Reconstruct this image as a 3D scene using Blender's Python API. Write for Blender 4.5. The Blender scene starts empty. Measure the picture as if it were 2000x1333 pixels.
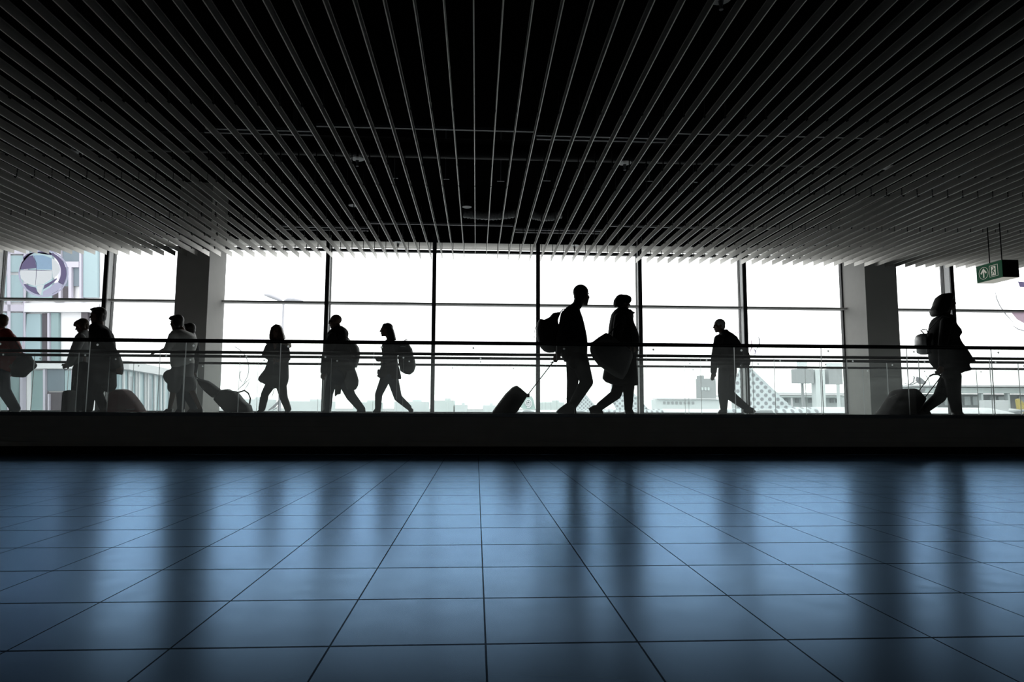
import bpy, bmesh, math, random
from mathutils import Vector, Matrix
C = bpy.context.scene.collection
SC = bpy.context.scene
random.seed(7)
PI = math.pi

# ------------------------------------------------------------------ camera
F = 1300.0; H = 0.63
PITCH, YAW, ROLL = 0.0990, 0.05294, 0.0040
_fw = Vector((math.sin(YAW)*math.cos(PITCH), math.cos(YAW)*math.cos(PITCH), math.sin(PITCH)))
_rt = Vector((math.cos(YAW), -math.sin(YAW), 0))
_up = _rt.cross(_fw)
_r2 = math.cos(ROLL)*_rt + math.sin(ROLL)*_up
_u2 = math.cos(ROLL)*_up - math.sin(ROLL)*_rt
def at(x, y, Y):
    """world point seen at photo pixel (x, y) at distance Y into the hall"""
    d = _fw*F + _r2*(x-1000) - _u2*(y-666.5)
    return Vector((d.x*Y/d.y, Y, H + d.z*Y/d.y))
def zpx(y, Y, x=1000): return at(x, y, Y).z
def xpx(x, Y, y=700): return at(x, y, Y).x
cam = bpy.data.cameras.new('camera'); cam_o = bpy.data.objects.new('camera', cam); C.objects.link(cam_o)
cam.sensor_width = 36; cam.lens = F/2000*36; cam.clip_start = .05; cam.clip_end = 3000
M = Matrix((( _r2.x, _u2.x, -_fw.x), (_r2.y, _u2.y, -_fw.y), (_r2.z, _u2.z, -_fw.z)))
cam_o.matrix_world = Matrix.Translation((0, 0, H)) @ M.to_4x4()
SC.camera = cam_o

# ------------------------------------------------------------------ materials
def nmat(name):
    m = bpy.data.materials.new(name); m.use_nodes = True
    nt = m.node_tree; nt.nodes.clear()
    out = nt.nodes.new('ShaderNodeOutputMaterial')
    return m, nt, out
def mat(name, col, rough=.6, metal=0, spec=.5, noise=.12, scale=30, trans=0, bump=0):
    """plain procedural surface: a principled shader with a little noise in its own colour"""
    m, nt, out = nmat(name)
    b = nt.nodes.new('ShaderNodeBsdfPrincipled')
    b.inputs['Roughness'].default_value = rough; b.inputs['Metallic'].default_value = metal
    b.inputs['Specular IOR Level'].default_value = spec
    tc = nt.nodes.new('ShaderNodeTexCoord')
    n = nt.nodes.new('ShaderNodeTexNoise'); n.inputs['Scale'].default_value = scale; n.inputs['Detail'].default_value = 3
    nt.links.new(tc.outputs['Object'], n.inputs['Vector'])
    r = nt.nodes.new('ShaderNodeMix'); r.data_type = 'RGBA'
    c = Vector(col[:3])
    r.inputs[6].default_value = (*(c*(1-noise)), 1); r.inputs[7].default_value = (*[min(1, v*(1+noise)) for v in c], 1)
    nt.links.new(n.outputs['Fac'], r.inputs[0]); nt.links.new(r.outputs[2], b.inputs['Base Color'])
    if bump:
        bp = nt.nodes.new('ShaderNodeBump'); bp.inputs['Strength'].default_value = bump; bp.inputs['Distance'].default_value = .01
        nt.links.new(n.outputs['Fac'], bp.inputs['Height']); nt.links.new(bp.outputs[0], b.inputs['Normal'])
    last = b.outputs[0]
    if trans:
        t = nt.nodes.new('ShaderNodeBsdfTranslucent'); t.inputs[0].default_value = (*c, 1)
        x = nt.nodes.new('ShaderNodeMixShader'); x.inputs[0].default_value = trans
        nt.links.new(last, x.inputs[1]); nt.links.new(t.outputs[0], x.inputs[2]); last = x.outputs[0]
    nt.links.new(last, out.inputs[0])
    return m
def lit(m, k):
    """backlit plastic of a luminous sign"""
    b = next(n for n in m.node_tree.nodes if n.type == 'BSDF_PRINCIPLED'); c = b.inputs['Base Color'].links[0].from_socket
    m.node_tree.links.new(c, b.inputs['Emission Color']); b.inputs['Emission Strength'].default_value = k
    return m
def glass_mat(name, tint=(1, 1, 1), dust=.0, refl=1.0, rough=.02):
    """thin clear pane: lets light through, mirrors a little, dusty if asked"""
    m, nt, out = nmat(name)
    t = nt.nodes.new('ShaderNodeBsdfTransparent'); t.inputs[0].default_value = (*tint, 1)
    g = nt.nodes.new('ShaderNodeBsdfGlossy'); g.inputs['Roughness'].default_value = rough
    fr = nt.nodes.new('ShaderNodeFresnel'); fr.inputs[0].default_value = 1.45
    ml = nt.nodes.new('ShaderNodeMath'); ml.operation = 'MULTIPLY'; ml.inputs[1].default_value = refl
    nt.links.new(fr.outputs[0], ml.inputs[0])
    x = nt.nodes.new('ShaderNodeMixShader')
    nt.links.new(ml.outputs[0], x.inputs[0]); nt.links.new(t.outputs[0], x.inputs[1]); nt.links.new(g.outputs[0], x.inputs[2])
    last = x.outputs[0]
    if dust:
        tc = nt.nodes.new('ShaderNodeTexCoord')
        mp = nt.nodes.new('ShaderNodeMapping'); mp.inputs['Scale'].default_value = (1.2, 1, 6)
        n = nt.nodes.new('ShaderNodeTexNoise'); n.inputs['Scale'].default_value = 3; n.inputs['Detail'].default_value = 5
        nt.links.new(tc.outputs['Object'], mp.inputs[0]); nt.links.new(mp.outputs[0], n.inputs['Vector'])
        mm = nt.nodes.new('ShaderNodeMapRange'); mm.inputs[1].default_value = .3; mm.inputs[2].default_value = .75
        mm.inputs[3].default_value = dust*.5; mm.inputs[4].default_value = dust*1.5
        nt.links.new(n.outputs['Fac'], mm.inputs[0])
        tr = nt.nodes.new('ShaderNodeBsdfTranslucent'); tr.inputs[0].default_value = (.9, .93, .93, 1)
        y = nt.nodes.new('ShaderNodeMixShader')
        nt.links.new(mm.outputs[0], y.inputs[0]); nt.links.new(last, y.inputs[1]); nt.links.new(tr.outputs[0], y.inputs[2]); last = y.outputs[0]
    nt.links.new(last, out.inputs[0])
    return m

TX, TY, OX, OY = .65187*H, .68151*H, .04867*H, 2.93334*H
def floor_mat():
    m, nt, out = nmat('blue_tile'); N = nt.nodes.new; L = nt.links.new
    geo = N('ShaderNodeNewGeometry'); sep = N('ShaderNodeSeparateXYZ'); L(geo.outputs['Position'], sep.inputs[0])
    def math_(op, a, b=None):
        n = N('ShaderNodeMath'); n.operation = op
        for i, v in enumerate((a, b)):
            if v is None: continue
            if isinstance(v, (int, float)): n.inputs[i].default_value = v
            else: L(v, n.inputs[i])
        return n.outputs[0]
    def line(s, o, t, w):
        u = math_('DIVIDE', math_('SUBTRACT', s, o), t)
        d = math_('ABSOLUTE', math_('SUBTRACT', math_('FRACT', math_('ADD', u, .5)), .5))
        return math_('LESS_THAN', math_('MULTIPLY', d, t), w), math_('FLOOR', u)
    lx, cx = line(sep.outputs[0], OX, TX, .0027)
    ly, cy = line(sep.outputs[1], OY, TY, .0055)
    g = math_('MAXIMUM', lx, ly)
    cmb = N('ShaderNodeCombineXYZ'); L(cx, cmb.inputs[0]); L(cy, cmb.inputs[1])
    wn = N('ShaderNodeTexWhiteNoise'); L(cmb.outputs[0], wn.inputs[0])
    no = N('ShaderNodeTexNoise'); no.inputs['Scale'].default_value = 9; no.inputs['Detail'].default_value = 6; L(geo.outputs['Position'], no.inputs['Vector'])
    base = N('ShaderNodeMix'); base.data_type = 'RGBA'; base.inputs[6].default_value = (.020, .036, .062, 1); base.inputs[7].default_value = (.030, .050, .082, 1)
    L(wn.outputs[0], base.inputs[0])
    base2 = N('ShaderNodeMix'); base2.data_type = 'RGBA'; L(g, base2.inputs[0]); L(base.outputs[2], base2.inputs[6]); base2.inputs[7].default_value = (.003, .005, .012, 1)
    dif = N('ShaderNodeBsdfDiffuse'); L(base2.outputs[2], dif.inputs[0])
    gl = N('ShaderNodeBsdfGlossy'); gl.inputs[0].default_value = (.41, .66, 1.0, 1)
    rr = N('ShaderNodeMapRange'); rr.inputs[3].default_value = .19; rr.inputs[4].default_value = .28; L(no.outputs[0], rr.inputs[0]); L(rr.outputs[0], gl.inputs['Roughness'])
    fr = N('ShaderNodeFresnel'); fr.inputs[0].default_value = 1.5
    k = math_('MULTIPLY', fr.outputs[0], math_('SUBTRACT', 1.0, math_('MULTIPLY', g, .85)))
    mx = N('ShaderNodeMixShader'); L(k, mx.inputs[0]); L(dif.outputs[0], mx.inputs[1]); L(gl.outputs[0], mx.inputs[2])
    L(mx.outputs[0], out.inputs[0])
    return m

MT = dict(
    floor=floor_mat(),
    deck=mat('deck_rubber', (.30, .33, .33), .35, noise=.1),
    black=mat('black_paint', (.010, .010, .011), .6, spec=.15),
    ceiling=mat('black_ceiling', (.004, .004, .0045), .9, spec=0),
    slat=mat('slat_aluminium', (.50, .485, .46), .42, metal=.75, noise=.03, scale=3),
    mullion=mat('mullion_dark', (.022, .022, .024), .5),
    mullion_web=mat('mullion_web', (.90, .90, .91), .5),
    head=mat('blind_box', (.62, .61, .59), .6, noise=.04),
    blind=mat('blind_fabric', (.62, .60, .57), .8, trans=.75, noise=.04),
    column=mat('column_plaster', (.62, .60, .575), .7, noise=.05, scale=6),
    wall=mat('wall_dark', (.03, .03, .032), .9, spec=.1),
    backwall=mat('wall_plaster', (.46, .45, .43), .8),
    fascia=mat('fascia_board', (.78, .70, .60), .55, noise=.1, scale=4),
    ledge=mat('ledge_metal', (.26, .27, .28), .35, metal=.6),
    rubber=mat('handrail_rubber', (.012, .012, .012), .4),
    glass=glass_mat('window_glass', (.97, .985, .98), 0, .8),
    bal=glass_mat('balustrade_glass', (.985, .993, .990), .012, .8),
    edge=mat('glass_edge', (.90, .93, .93), .3, trans=.75, noise=.02),
    steel=mat('steel', (.55, .55, .55), .3, metal=1, noise=.03),
    pipe=mat('grey_metal', (.30, .30, .31), .5, noise=.05),
    white=mat('white_plastic', (.8, .8, .8), .4, noise=.02),
    green=lit(mat('exit_green', (.018, .13, .062), .6, noise=.04, spec=.2), .14),
    cream=lit(mat('sign_cream', (.80, .78, .68), .5, noise=.02), .30),
)

# ------------------------------------------------------------------ mesh helpers
class MB:
    def __init__(s): s.v = []; s.f = []; s.m = []
    def add(s, vs, fs, mi=0):
        b = len(s.v); s.v += [tuple(v) for v in vs]; s.f += [tuple(b+i for i in f) for f in fs]; s.m += [mi]*len(fs); return s
    def box(s, x0, x1, y0, y1, z0, z1, mi=0, emi=None):
        vs = [(x, y, z) for x in (x0, x1) for y in (y0, y1) for z in (z0, z1)]
        fs = [(0, 1, 3, 2), (4, 6, 7, 5), (0, 4, 5, 1), (2, 3, 7, 6), (0, 2, 6, 4), (1, 5, 7, 3)]
        b = len(s.v); s.v += vs; s.f += [tuple(b+i for i in f) for f in fs]
        s.m += [mi]*6 if emi is None else [emi, emi, mi, mi, emi, emi]
        return s
    def tube(s, pts, r, n=10, mi=0, cap=True, sq=1.0):
        pts = [Vector(p) for p in pts]; rs = r if isinstance(r, (list, tuple)) else [r]*len(pts)
        rings = []; b = len(s.v)
        up = Vector((0, 0, 1))
        for i, p in enumerate(pts):
            d = (pts[min(i+1, len(pts)-1)] - pts[max(i-1, 0)]).normalized()
            a = d.cross(up if abs(d.dot(up)) < .95 else Vector((0, 1, 0))).normalized(); c = a.cross(d)
            for k in range(n):
                t = 2*PI*k/n; s.v.append(tuple(p + rs[i]*(math.cos(t)*a + sq*math.sin(t)*c)))
        for i in range(len(pts)-1):
            for k in range(n):
                s.f.append((b+i*n+k, b+i*n+(k+1) % n, b+(i+1)*n+(k+1) % n, b+(i+1)*n+k)); s.m.append(mi)
        if cap:
            s.f.append(tuple(b+k for k in range(n))); s.m.append(mi)
            e = b+(len(pts)-1)*n; s.f.append(tuple(e+k for k in reversed(range(n)))); s.m.append(mi)
        return s
    def prism(s, poly, d0, d1, mi=0, axis='y'):
        """2-D outline (u, z) swept along an axis"""
        n = len(poly); b = len(s.v)
        for d in (d0, d1):
            for u, z in poly: s.v.append((u, d, z) if axis == 'y' else (d, u, z))
        for k in range(n): s.f.append((b+k, b+(k+1) % n, b+n+(k+1) % n, b+n+k)); s.m.append(mi)
        s.f.append(tuple(b+k for k in reversed(range(n)))); s.f.append(tuple(b+n+k for k in range(n))); s.m += [mi, mi]
        return s
    def build(s, name, mats, parent=None, smooth=False, org=None):
        me = bpy.data.meshes.new(name)
        o = Vector(org) if org is not None else Vector((0, 0, 0))
        me.from_pydata([tuple(Vector(v)-o) for v in s.v], [], s.f)
        for m in (mats if isinstance(mats, (list, tuple)) else [mats]): me.materials.append(m)
        me.polygons.foreach_set('material_index', s.m)
        bm = bmesh.new(); bm.from_mesh(me); bmesh.ops.recalc_face_normals(bm, faces=bm.faces); bm.to_mesh(me); bm.free()
        if smooth: me.polygons.foreach_set('use_smooth', [True]*len(me.polygons))
        ob = bpy.data.objects.new(name, me); C.objects.link(ob); ob.location = o
        if parent is not None: put(ob, parent)
        return ob
def put(ob, parent):
    ob.parent = parent; ob.matrix_parent_inverse = Matrix.Translation(-parent.location)
def tag(o, label=None, cat=None, group=None, kind=None):
    if label: o['label'] = label
    if cat: o['category'] = cat
    if group: o['group'] = group
    if kind: o['kind'] = kind
    return o
def empty(name, loc):
    o = bpy.data.objects.new(name, None); C.objects.link(o); o.location = loc; o.empty_display_size = .1
    return o
def struct(o, label=None, cat=None): return tag(o, label, cat, kind='structure')

# ------------------------------------------------------------------ layout (metres)
ZD = .455                 # upper deck
YN = 8.95                 # face of the near walkway
ZT = .5455                # its top edge
ZR = 1.4986               # handrails
YR = (9.0, 10.9, 11.79, 13.72)
YW = 15.8                 # glass line
XL, XR = -15.0, 17.0
ZS = 3.90; SP = .2432     # slat underside and spacing
YS = 14.72                # slat ends
# ---- setting
struct(MB().box(XL, XR, -7, YN+.4, -.2, 0).build('floor', MT['floor']), 'blue glossy floor of square tiles with dark joints', 'floor')
struct(MB().box(XL, XR, YN+.16, YW+.6, .2, ZD).build('floor_deck', MT['deck']), 'raised grey walkway deck behind the dark fascia', 'floor')
struct(MB().box(XL-.3, XR+.3, -7.3, YW+.6, 5.6, 5.8).build('ceiling', MT['ceiling']), 'black ceiling void above the slats', 'ceiling')
struct(MB().box(XL-.3, XR+.3, -7.3, -7, -.2, 5.6).build('wall_back', MT['backwall']), 'dark rear wall of the hall', 'wall')
struct(MB().box(XL-.3, XL, -7, YW+.6, -.2, 5.6).build('wall_left', MT['wall']), 'dark end wall at the hall left', 'wall')
struct(MB().box(XR, XR+.3, -7, YW+.6, -.2, 5.6).build('wall_right', MT['wall']), 'dark end wall at the hall right', 'wall')
# window wall: head, sill, mullions, panes
ZH = zpx(493.5, YW, 950); ZTR = zpx(598, YW, 1000); ZSILL = ZD+.02
struct(MB().box(XL, XR, YW-.08, YW+.25, ZH+.22, 5.6).build('wall_front', MT['ceiling']), 'black wall above the windows', 'wall')
mull_px = [3, 207, 0, 638, 847, 1051, 1251, 1455, 0, 1853]
colL = (at(338, 650, 14.8).x, at(402.5, 650, 14.8).x)
colR = (at(1694.5, 650, 14.8).x, at(1757, 650, 14.8).x)
xs = [xpx(p, YW-.31, 620) for p in (201.5, 637, 847, 1051, 1251, 1456, 1863.5)]
step = (xs[5]-xs[1])/4
mx = [xs[0]-step, xs[0], colL[1]-.06, xs[1], xs[2], xs[3], xs[4], xs[5], colR[0]+.06, xs[6], xs[6]+step]
a = mx[0]
while a-step > XL+.3: a -= step; mx.insert(0, a)
a = mx[-1]
while a+step < XR-.3: a += step; mx.append(a)
print('mullions', [round(v, 2) for v in mx], 'col', colL, colR, 'zh', ZH, 'ztr', ZTR)
for i, x in enumerate(mx):
    m = MB()
    m.box(x-.046, x+.046, YW-.33, YW-.295, ZD, ZH+.34, 0)
    m.box(x-.012, x+.012, YW-.295, YW-.05, ZD, ZH+.34, 1)
    m.box(x-.024, x+.024, YW-.05, YW+.06, ZD, ZH+.34, 0)
    if abs(x-colR[0]-.06) < 1e-4: m.box(colR[0]-.03, colR[0]+.01, YW-.05, YW+.05, ZD, ZH+.34, 0)
    struct(m.build('trim_%d' % (i+1), [MT['mullion'], MT['mullion_web']]), 'dark upright window mullion', 'mullion')
for i in range(len(mx)-1):
    x0, x1 = mx[i]+.024, mx[i+1]-.024
    w = struct(empty('window_%d' % (i+1), ((x0+x1)/2, YW, ZD)), 'tall two-pane window bay', 'window')
    MB().box(x0, x1, YW-.008, YW+.008, ZTR+.03, ZH+.22).build('pane', MT['glass'], w)
    MB().box(x0, x1, YW-.008, YW+.008, ZSILL+.04, ZTR-.03).build('pane', MT['glass'], w)
    f = MB().box(x0, x1, YW-.20, YW+.05, ZTR-.018, ZTR+.026)
    f.build('transom', MT['head'], w)
    MB().box(x0, x1, YW-.06, YW+.05, ZD, ZSILL+.04).build('sill', MT['pipe'], w)
    h = MB().box(x0, x1, YW-.06, YW+.05, ZH-.03, ZH+.03)
    h.build('window_head', MT['mullion'], w)
    b = MB()
    for k in range(3):
        z0_ = ZH+.05+.056*k
        b.add([(x0, YW-.03, z0_), (x1, YW-.03, z0_), (x1, YW-.03, z0_+.0554), (x0, YW-.03, z0_+.0554)], [(0, 1, 2, 3)])
    b.build('blind', MT['blind'], w)
for nm, (x0, x1), lab in (('column', colL, 'square plaster column behind the couple in shorts'), ('column', colR, 'square plaster column with a bright side near the exit sign')):
    struct(MB().box(x0, x1, 14.8, YW-.06, ZD, 5.6).build(nm, MT['column']), lab, 'column')

# ------------------------------------------------------------------ ceiling slats
joints = [-6.5, -.3, 4.7, 9.64, 11.7, YS]
def slat_mesh():
    m = MB()
    for a, b in zip(joints[:-1], joints[1:]): m.box(-.0025, .0025, a+.013, b-.013, .005, .100).box(-.0052, .0052, a+.013, b-.013, 0, .006).box(-.0052, .0052, a+.013, b-.013, .099, .105)
    m.box(-.001, .001, joints[0]+.1, joints[-1]-.1, .05, .054)
    return m
def clip_mesh(): return MB().box(-.012, .012, -.02, .02, .085, .135).box(-.005, .005, -.015, .015, .13, .36)
x_first = -.0161*(ZS-H)
n0 = int((XL+.1-x_first)/SP)+1; n1 = int((XR-.1-x_first)/SP)
s0 = slat_mesh().build('ceiling_slat', MT['slat'])
tag(s0, 'long thin pale metal ceiling slat running from viewer towards the windows', 'ceiling slat', 'pale blade slats of the open ceiling')
s0.location = (x_first+n0*SP, 0, ZS)
cl = clip_mesh().build('slat_clip', MT['black'])
CY = [4.9, 7.3, 9.05, 9.95, 11.85, 13.2, 14.35]
first = True
for n in range(n0, n1+1):
    o = s0 if n == n0 else s0.copy()
    if n != n0: C.objects.link(o)
    o.location = (x_first+n*SP, 0, ZS)
    for k, y in enumerate(CY):
        c = cl if first else cl.copy()
        if not first: C.objects.link(c)
        first = False
        c.parent = o; c.matrix_parent_inverse = Matrix(); c.location = (0, y, 0)
# ------------------------------------------------------------------ moving walkways
def glass_row(parent, y, x_ref, z0, z1, name='glass_panel', w=1.255):
    n0 = math.ceil((-9.6-x_ref)/w); n1 = math.floor((12.2-x_ref)/w)
    for n in range(n0, n1):
        a = x_ref+n*w
        MB().box(a+.003, a+w-.003, y-.006, y+.006, z0, z1, 0, 1).build(name, [MT['bal'], MT['edge']], parent)
        q = MB()
        n_ = 14; cx_, cz_ = a+.10, z1-.055
        q.add([(cx_+.015*math.cos(2*PI*k/n_), y-.009, cz_+.015*math.sin(2*PI*k/n_)) for k in range(n_)], [tuple(range(n_))])
        q.build('glass_fixing', MT['edge'], parent)
def handrail(parent, y, name='handrail', r=.021):
    MB().tube([(-9.7, y, ZR), (12.3, y, ZR)], r, 14, sq=.85).build(name, MT['rubber'], parent, True)
    m = MB().box(-9.7, 12.3, y-.010, y+.010, ZR-.034, ZR-.012)
    m.build('handrail_channel', MT['black'], parent)
def step_plates(parent, y0, y1):
    m = MB(); m.box(-9.7, 12.3, y0, y1, ZD-.03, ZD+.003)
    k = y0+.05
    while k < y1-.05:
        m.box(-9.7, 12.3, k, k+.02, ZD+.002, ZD+.005); k += .06
    m.build('tread', MT['deck'], parent)
nw = tag(empty('moving_walkway', (0, YN+1, 0)), 'near moving walkway behind the dark plank fascia, carrying people to the right', 'moving walkway', 'moving walkways along the windows')
f = MB()
zb = zpx(873, YN, 1000); zt = zpx(815, YN, 1000); nb = 6; hb = (zt-zb)/nb
for k in range(nb): f.box(-9.7, 12.3, YN, YN+.03, zb+k*hb+.005, zb+(k+1)*hb-.004)
f.box(-9.7, 12.3, YN+.024, YN+.03, zb, zt)
f.build('fascia', MT['fascia'], nw)
MB().box(-9.7, 12.3, YN+.03, YN+.06, .0005, zt).build('plinth', MT['black'], nw)
l = MB().box(-9.7, 12.3, YN-.012, YN+.10, zt, ZT-.022).box(-9.7, 12.3, YN-.004, YN+.04, ZT-.022, ZT-.001)
l.build('ledge', MT['ledge'], nw)
MB().box(-9.7, 12.3, YN+.055, YN+.11, ZT-.022, ZT).build('glass_channel', MT['black'], nw)
MB().box(-9.7, 12.3, YN+.10, YN+.16, ZD-.05, ZT-.03).build('skirting', MT['black'], nw)
step_plates(nw, YN+.17, YR[1]-.06)
glass_row(nw, YR[0], xpx(171.6, YR[0], 740), ZT, ZR-.02, w=(xpx(1939, YR[0], 740)-xpx(171.6, YR[0], 740))/10)
glass_row(nw, YR[1], xpx(154, YR[1]), ZD+.03, ZR-.02)
MB().box(-9.7, 12.3, YR[1]-.05, YR[1]+.05, ZD, ZD+.03).build('skirting', MT['black'], nw)
handrail(nw, YR[0]); handrail(nw, YR[1], r=.017)
fw_ = tag(empty('moving_walkway', (0, YR[2]+1, 0)), 'far moving walkway nearest the windows, carrying people to the left', 'moving walkway', 'moving walkways along the windows')
for y, px in ((YR[2], 215), (YR[3], 262)):
    glass_row(fw_, y, xpx(px, y), ZD+.03, ZR-.02)
    MB().box(-9.7, 12.3, y-.05, y+.05, ZD, ZD+.03).build('skirting', MT['black'], fw_)
    handrail(fw_, y, r=.017)
step_plates(fw_, YR[2]+.06, YR[3]-.06)
# ------------------------------------------------------------------ figures
PM = dict(
    skin=mat('skin', (.13, .075, .055), .55, noise=.05),
    hair_dark=mat('hair_dark', (.018, .014, .012), .5, noise=.3, scale=90),
    hair_brown=mat('hair_brown', (.10, .06, .035), .5, noise=.3, scale=90),
    hair_grey=mat('hair_grey', (.24, .235, .23), .6, noise=.25, scale=90),
    black=mat('cloth_black', (.012, .012, .013), .8, noise=.25, scale=60, spec=.2),
    charcoal=mat('cloth_charcoal', (.030, .030, .033), .8, noise=.2, scale=50, spec=.2),
    grey=mat('cloth_grey', (.13, .13, .13), .8, noise=.15, scale=50, spec=.2),
    white=mat('cloth_white', (.62, .62, .60), .8, noise=.06, scale=40, spec=.2),
    pale=mat('cloth_pale', (.30, .31, .31), .8, noise=.1, scale=40, spec=.2),
    maroon=mat('cloth_maroon', (.30, .035, .025), .7, noise=.2, scale=30, spec=.2),
    denim=mat('denim', (.045, .055, .075), .8, noise=.25, scale=80, spec=.2),
    fur=mat('fur_beige', (.30, .25, .20), .9, noise=.5, scale=70, bump=.6),
    shoe=mat('shoe_leather', (.012, .011, .011), .4),
    redcase=mat('case_maroon', (.11, .010, .013), .6, spec=.2, noise=.1),
    case=mat('case_black', (.010, .010, .011), .65, spec=.2, noise=.2),
    bag=mat('bag_grey', (.085, .085, .085), .55, noise=.2, scale=20),
    silver=mat('pack_silver', (.42, .42, .42), .35, metal=.4, noise=.1),
    eye=mat('eye', (.05, .04, .035), .2),
    lens=mat('dark_lens', (.008, .008, .008), .15),
)
ZG = ZD + .0062
class Shape:
    """collects overlapping closed solids, then welds them into one smooth surface"""
    def __init__(s): s.m = MB()
    def cap(s, p0, r0, p1, r1, n=14, k=5):
        p0, p1 = Vector(p0), Vector(p1); d = (p1-p0)
        if d.length < 1e-6: d = Vector((0, 0, 1e-4))
        d.normalize(); pts = []; rs = []
        for i in range(k+1):
            t = PI/2*(1-i/k); pts.append(p0-d*r0*math.sin(t)); rs.append(max(r0*math.cos(t), 1e-4))
        for i in range(k+1):
            t = PI/2*i/k; pts.append(p1+d*r1*math.sin(t)); rs.append(max(r1*math.cos(t), 1e-4))
        a = d.cross(Vector((0, 0, 1)) if abs(d.z) < .9 else Vector((0, 1, 0))).normalized(); c = a.cross(d)
        b = len(s.m.v)
        for p, r in zip(pts, rs):
            for j in range(n):
                t = 2*PI*j/n; s.m.v.append(tuple(p+r*(math.cos(t)*a+math.sin(t)*c)))
        L = len(pts)
        fs = [(b+i*n+j, b+i*n+(j+1) % n, b+(i+1)*n+(j+1) % n, b+(i+1)*n+j) for i in range(L-1) for j in range(n)]
        fs += [tuple(b+j for j in reversed(range(n))), tuple(b+(L-1)*n+j for j in range(n))]
        s.m.f += fs; s.m.m += [0]*len(fs); return s
    def chain(s, *pr):
        for (p0, r0), (p1, r1) in zip(pr[:-1], pr[1:]): s.cap(p0, r0, p1, r1)
        return s
    def ell(s, c, ax, n=16, k=10):
        """ax: three half-axis vectors"""
        b = len(s.m.v); c = Vector(c)
        for i in range(k+1):
            t = PI*i/k; st, ct = max(math.sin(t), 1e-3), math.cos(t)
            for j in range(n):
                p = 2*PI*j/n; s.m.v.append(tuple(c+ax[0]*st*math.cos(p)+ax[1]*st*math.sin(p)+ax[2]*ct))
        fs = [(b+i*n+j, b+(i+1)*n+j, b+(i+1)*n+(j+1) % n, b+i*n+(j+1) % n) for i in range(k) for j in range(n)]
        fs += [tuple(b+j for j in range(n)), tuple(b+k*n+j for j in reversed(range(n)))]
        s.m.f += fs; s.m.m += [0]*len(fs); return s
    def loft(s, rings):
        n = len(rings[0]); b = len(s.m.v)
        for r in rings: s.m.v += [tuple(p) for p in r]
        L = len(rings)
        fs = [(b+i*n+j, b+i*n+(j+1) % n, b+(i+1)*n+(j+1) % n, b+(i+1)*n+j) for i in range(L-1) for j in range(n)]
        fs += [tuple(b+j for j in reversed(range(n))), tuple(b+(L-1)*n+j for j in range(n))]
        s.m.f += fs; s.m.m += [0]*len(fs); return s
    def finish(s, name, material, parent, vox=.011, smooth=4, keep=None, org=None):
        o = s.m.build(name, material)
        for v in o.data.vertices:
            if v.co.z < ZG: v.co.z = ZG
        r = o.modifiers.new('r', 'REMESH'); r.mode = 'VOXEL'; r.voxel_size = vox
        q = o.modifiers.new('s', 'SMOOTH'); q.factor = .5; q.iterations = smooth
        if keep: d = o.modifiers.new('d', 'DECIMATE'); d.ratio = keep
        dg = bpy.context.evaluated_depsgraph_get()
        me = bpy.data.meshes.new_from_object(o.evaluated_get(dg)); old = o.data; o.modifiers.clear(); o.data = me; bpy.data.meshes.remove(old)
        me.name = name; me.polygons.foreach_set('use_smooth', [True]*len(me.polygons))
        for v in me.vertices:
            if v.co.z < ZG: v.co.z = ZG
        if not me.materials: me.materials.append(material)
        if parent is not None: put(o, parent)
        elif org is not None:
            me.transform(Matrix.Translation(-Vector(org))); o.location = org
        return o
class Fig:
    """reads positions off one enlarged crop of the photo and places them in a plane across the hall"""
    def __init__(s, x0, y0, k, Y): s.x0, s.y0, s.k, s.Y = x0, y0, k, Y
    def w(s, cx, cy, dy=0): return at(s.x0+cx*s.k, s.y0+cy*s.k, s.Y+dy)
    def r(s, r): return r*s.k*s.Y/F
    def rows(s, sh, rows, ex=2.4, n=28):
        rings = []
        for row in rows:
            cy, xl, xr, hd = row[:4]; dy = row[4] if len(row) > 4 else 0
            a, b = s.w(xl, cy), s.w(xr, cy); c = (a+b)/2; hw = (b-a)/2
            # seen slantwise the depth of the form widens its outline: true half-width is a little less
            t_ = c.x/c.y; h0 = hw.length; hw = hw*(max(h0*.62, math.sqrt(max(0, h0*h0-(hd*t_)**2)))/h0)
            ring = []
            for j in range(n):
                t = 2*PI*j/n; ct, st = math.cos(t), math.sin(t)
                u = math.copysign(abs(ct)**(2/ex), ct); v = math.copysign(abs(st)**(2/ex), st)
                ring.append(c+hw*u+Vector((0, hd*v+dy, 0)))
            rings.append(ring)
        return sh.loft(rings)
    def pillow(s, sh, poly, hd, dy=0, inset=18, n=4):
        """closed outline given thickness, rounded towards both faces"""
        P = [Vector(p) for p in poly]; N = len(P)
        x_lo, x_hi = min(p.x for p in P), max(p.x for p in P); xm = (x_lo+x_hi)/2; c = s.w(xm, P[0].y)
        hwid = s.r((x_hi-x_lo)/2); e_ = min(1, s.r(inset)/(hwid*.5)); k_ = hd*abs(c.x/c.y)/hwid
        q_ = max(.62, (1-e_)*(1-.72*k_)+e_*math.sqrt(max(.1, 1-.8*k_*k_)))
        P = [Vector((xm+(p.x-xm)*q_, p.y)) for p in P]
        area = sum(P[i].x*P[(i+1) % N].y-P[(i+1) % N].x*P[i].y for i in range(N))
        nor = []
        for i in range(N):
            a = (P[i]-P[i-1]).normalized(); b = (P[(i+1) % N]-P[i]).normalized()
            m = Vector((-(a.y+b.y), a.x+b.x))
            m = m.normalized() if m.length > 1e-6 else Vector((-a.y, a.x))
            nor.append(m if area > 0 else -m)
        rings = []
        for i in range(-n, n+1):
            t = i/n; q = inset*(1-math.sqrt(max(0, 1-t*t)))
            rings.append([s.w(p.x+m.x*q, p.y+m.y*q, dy)+Vector((0, hd*t, 0)) for p, m in zip(P, nor)])
        return sh.loft(rings)
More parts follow.
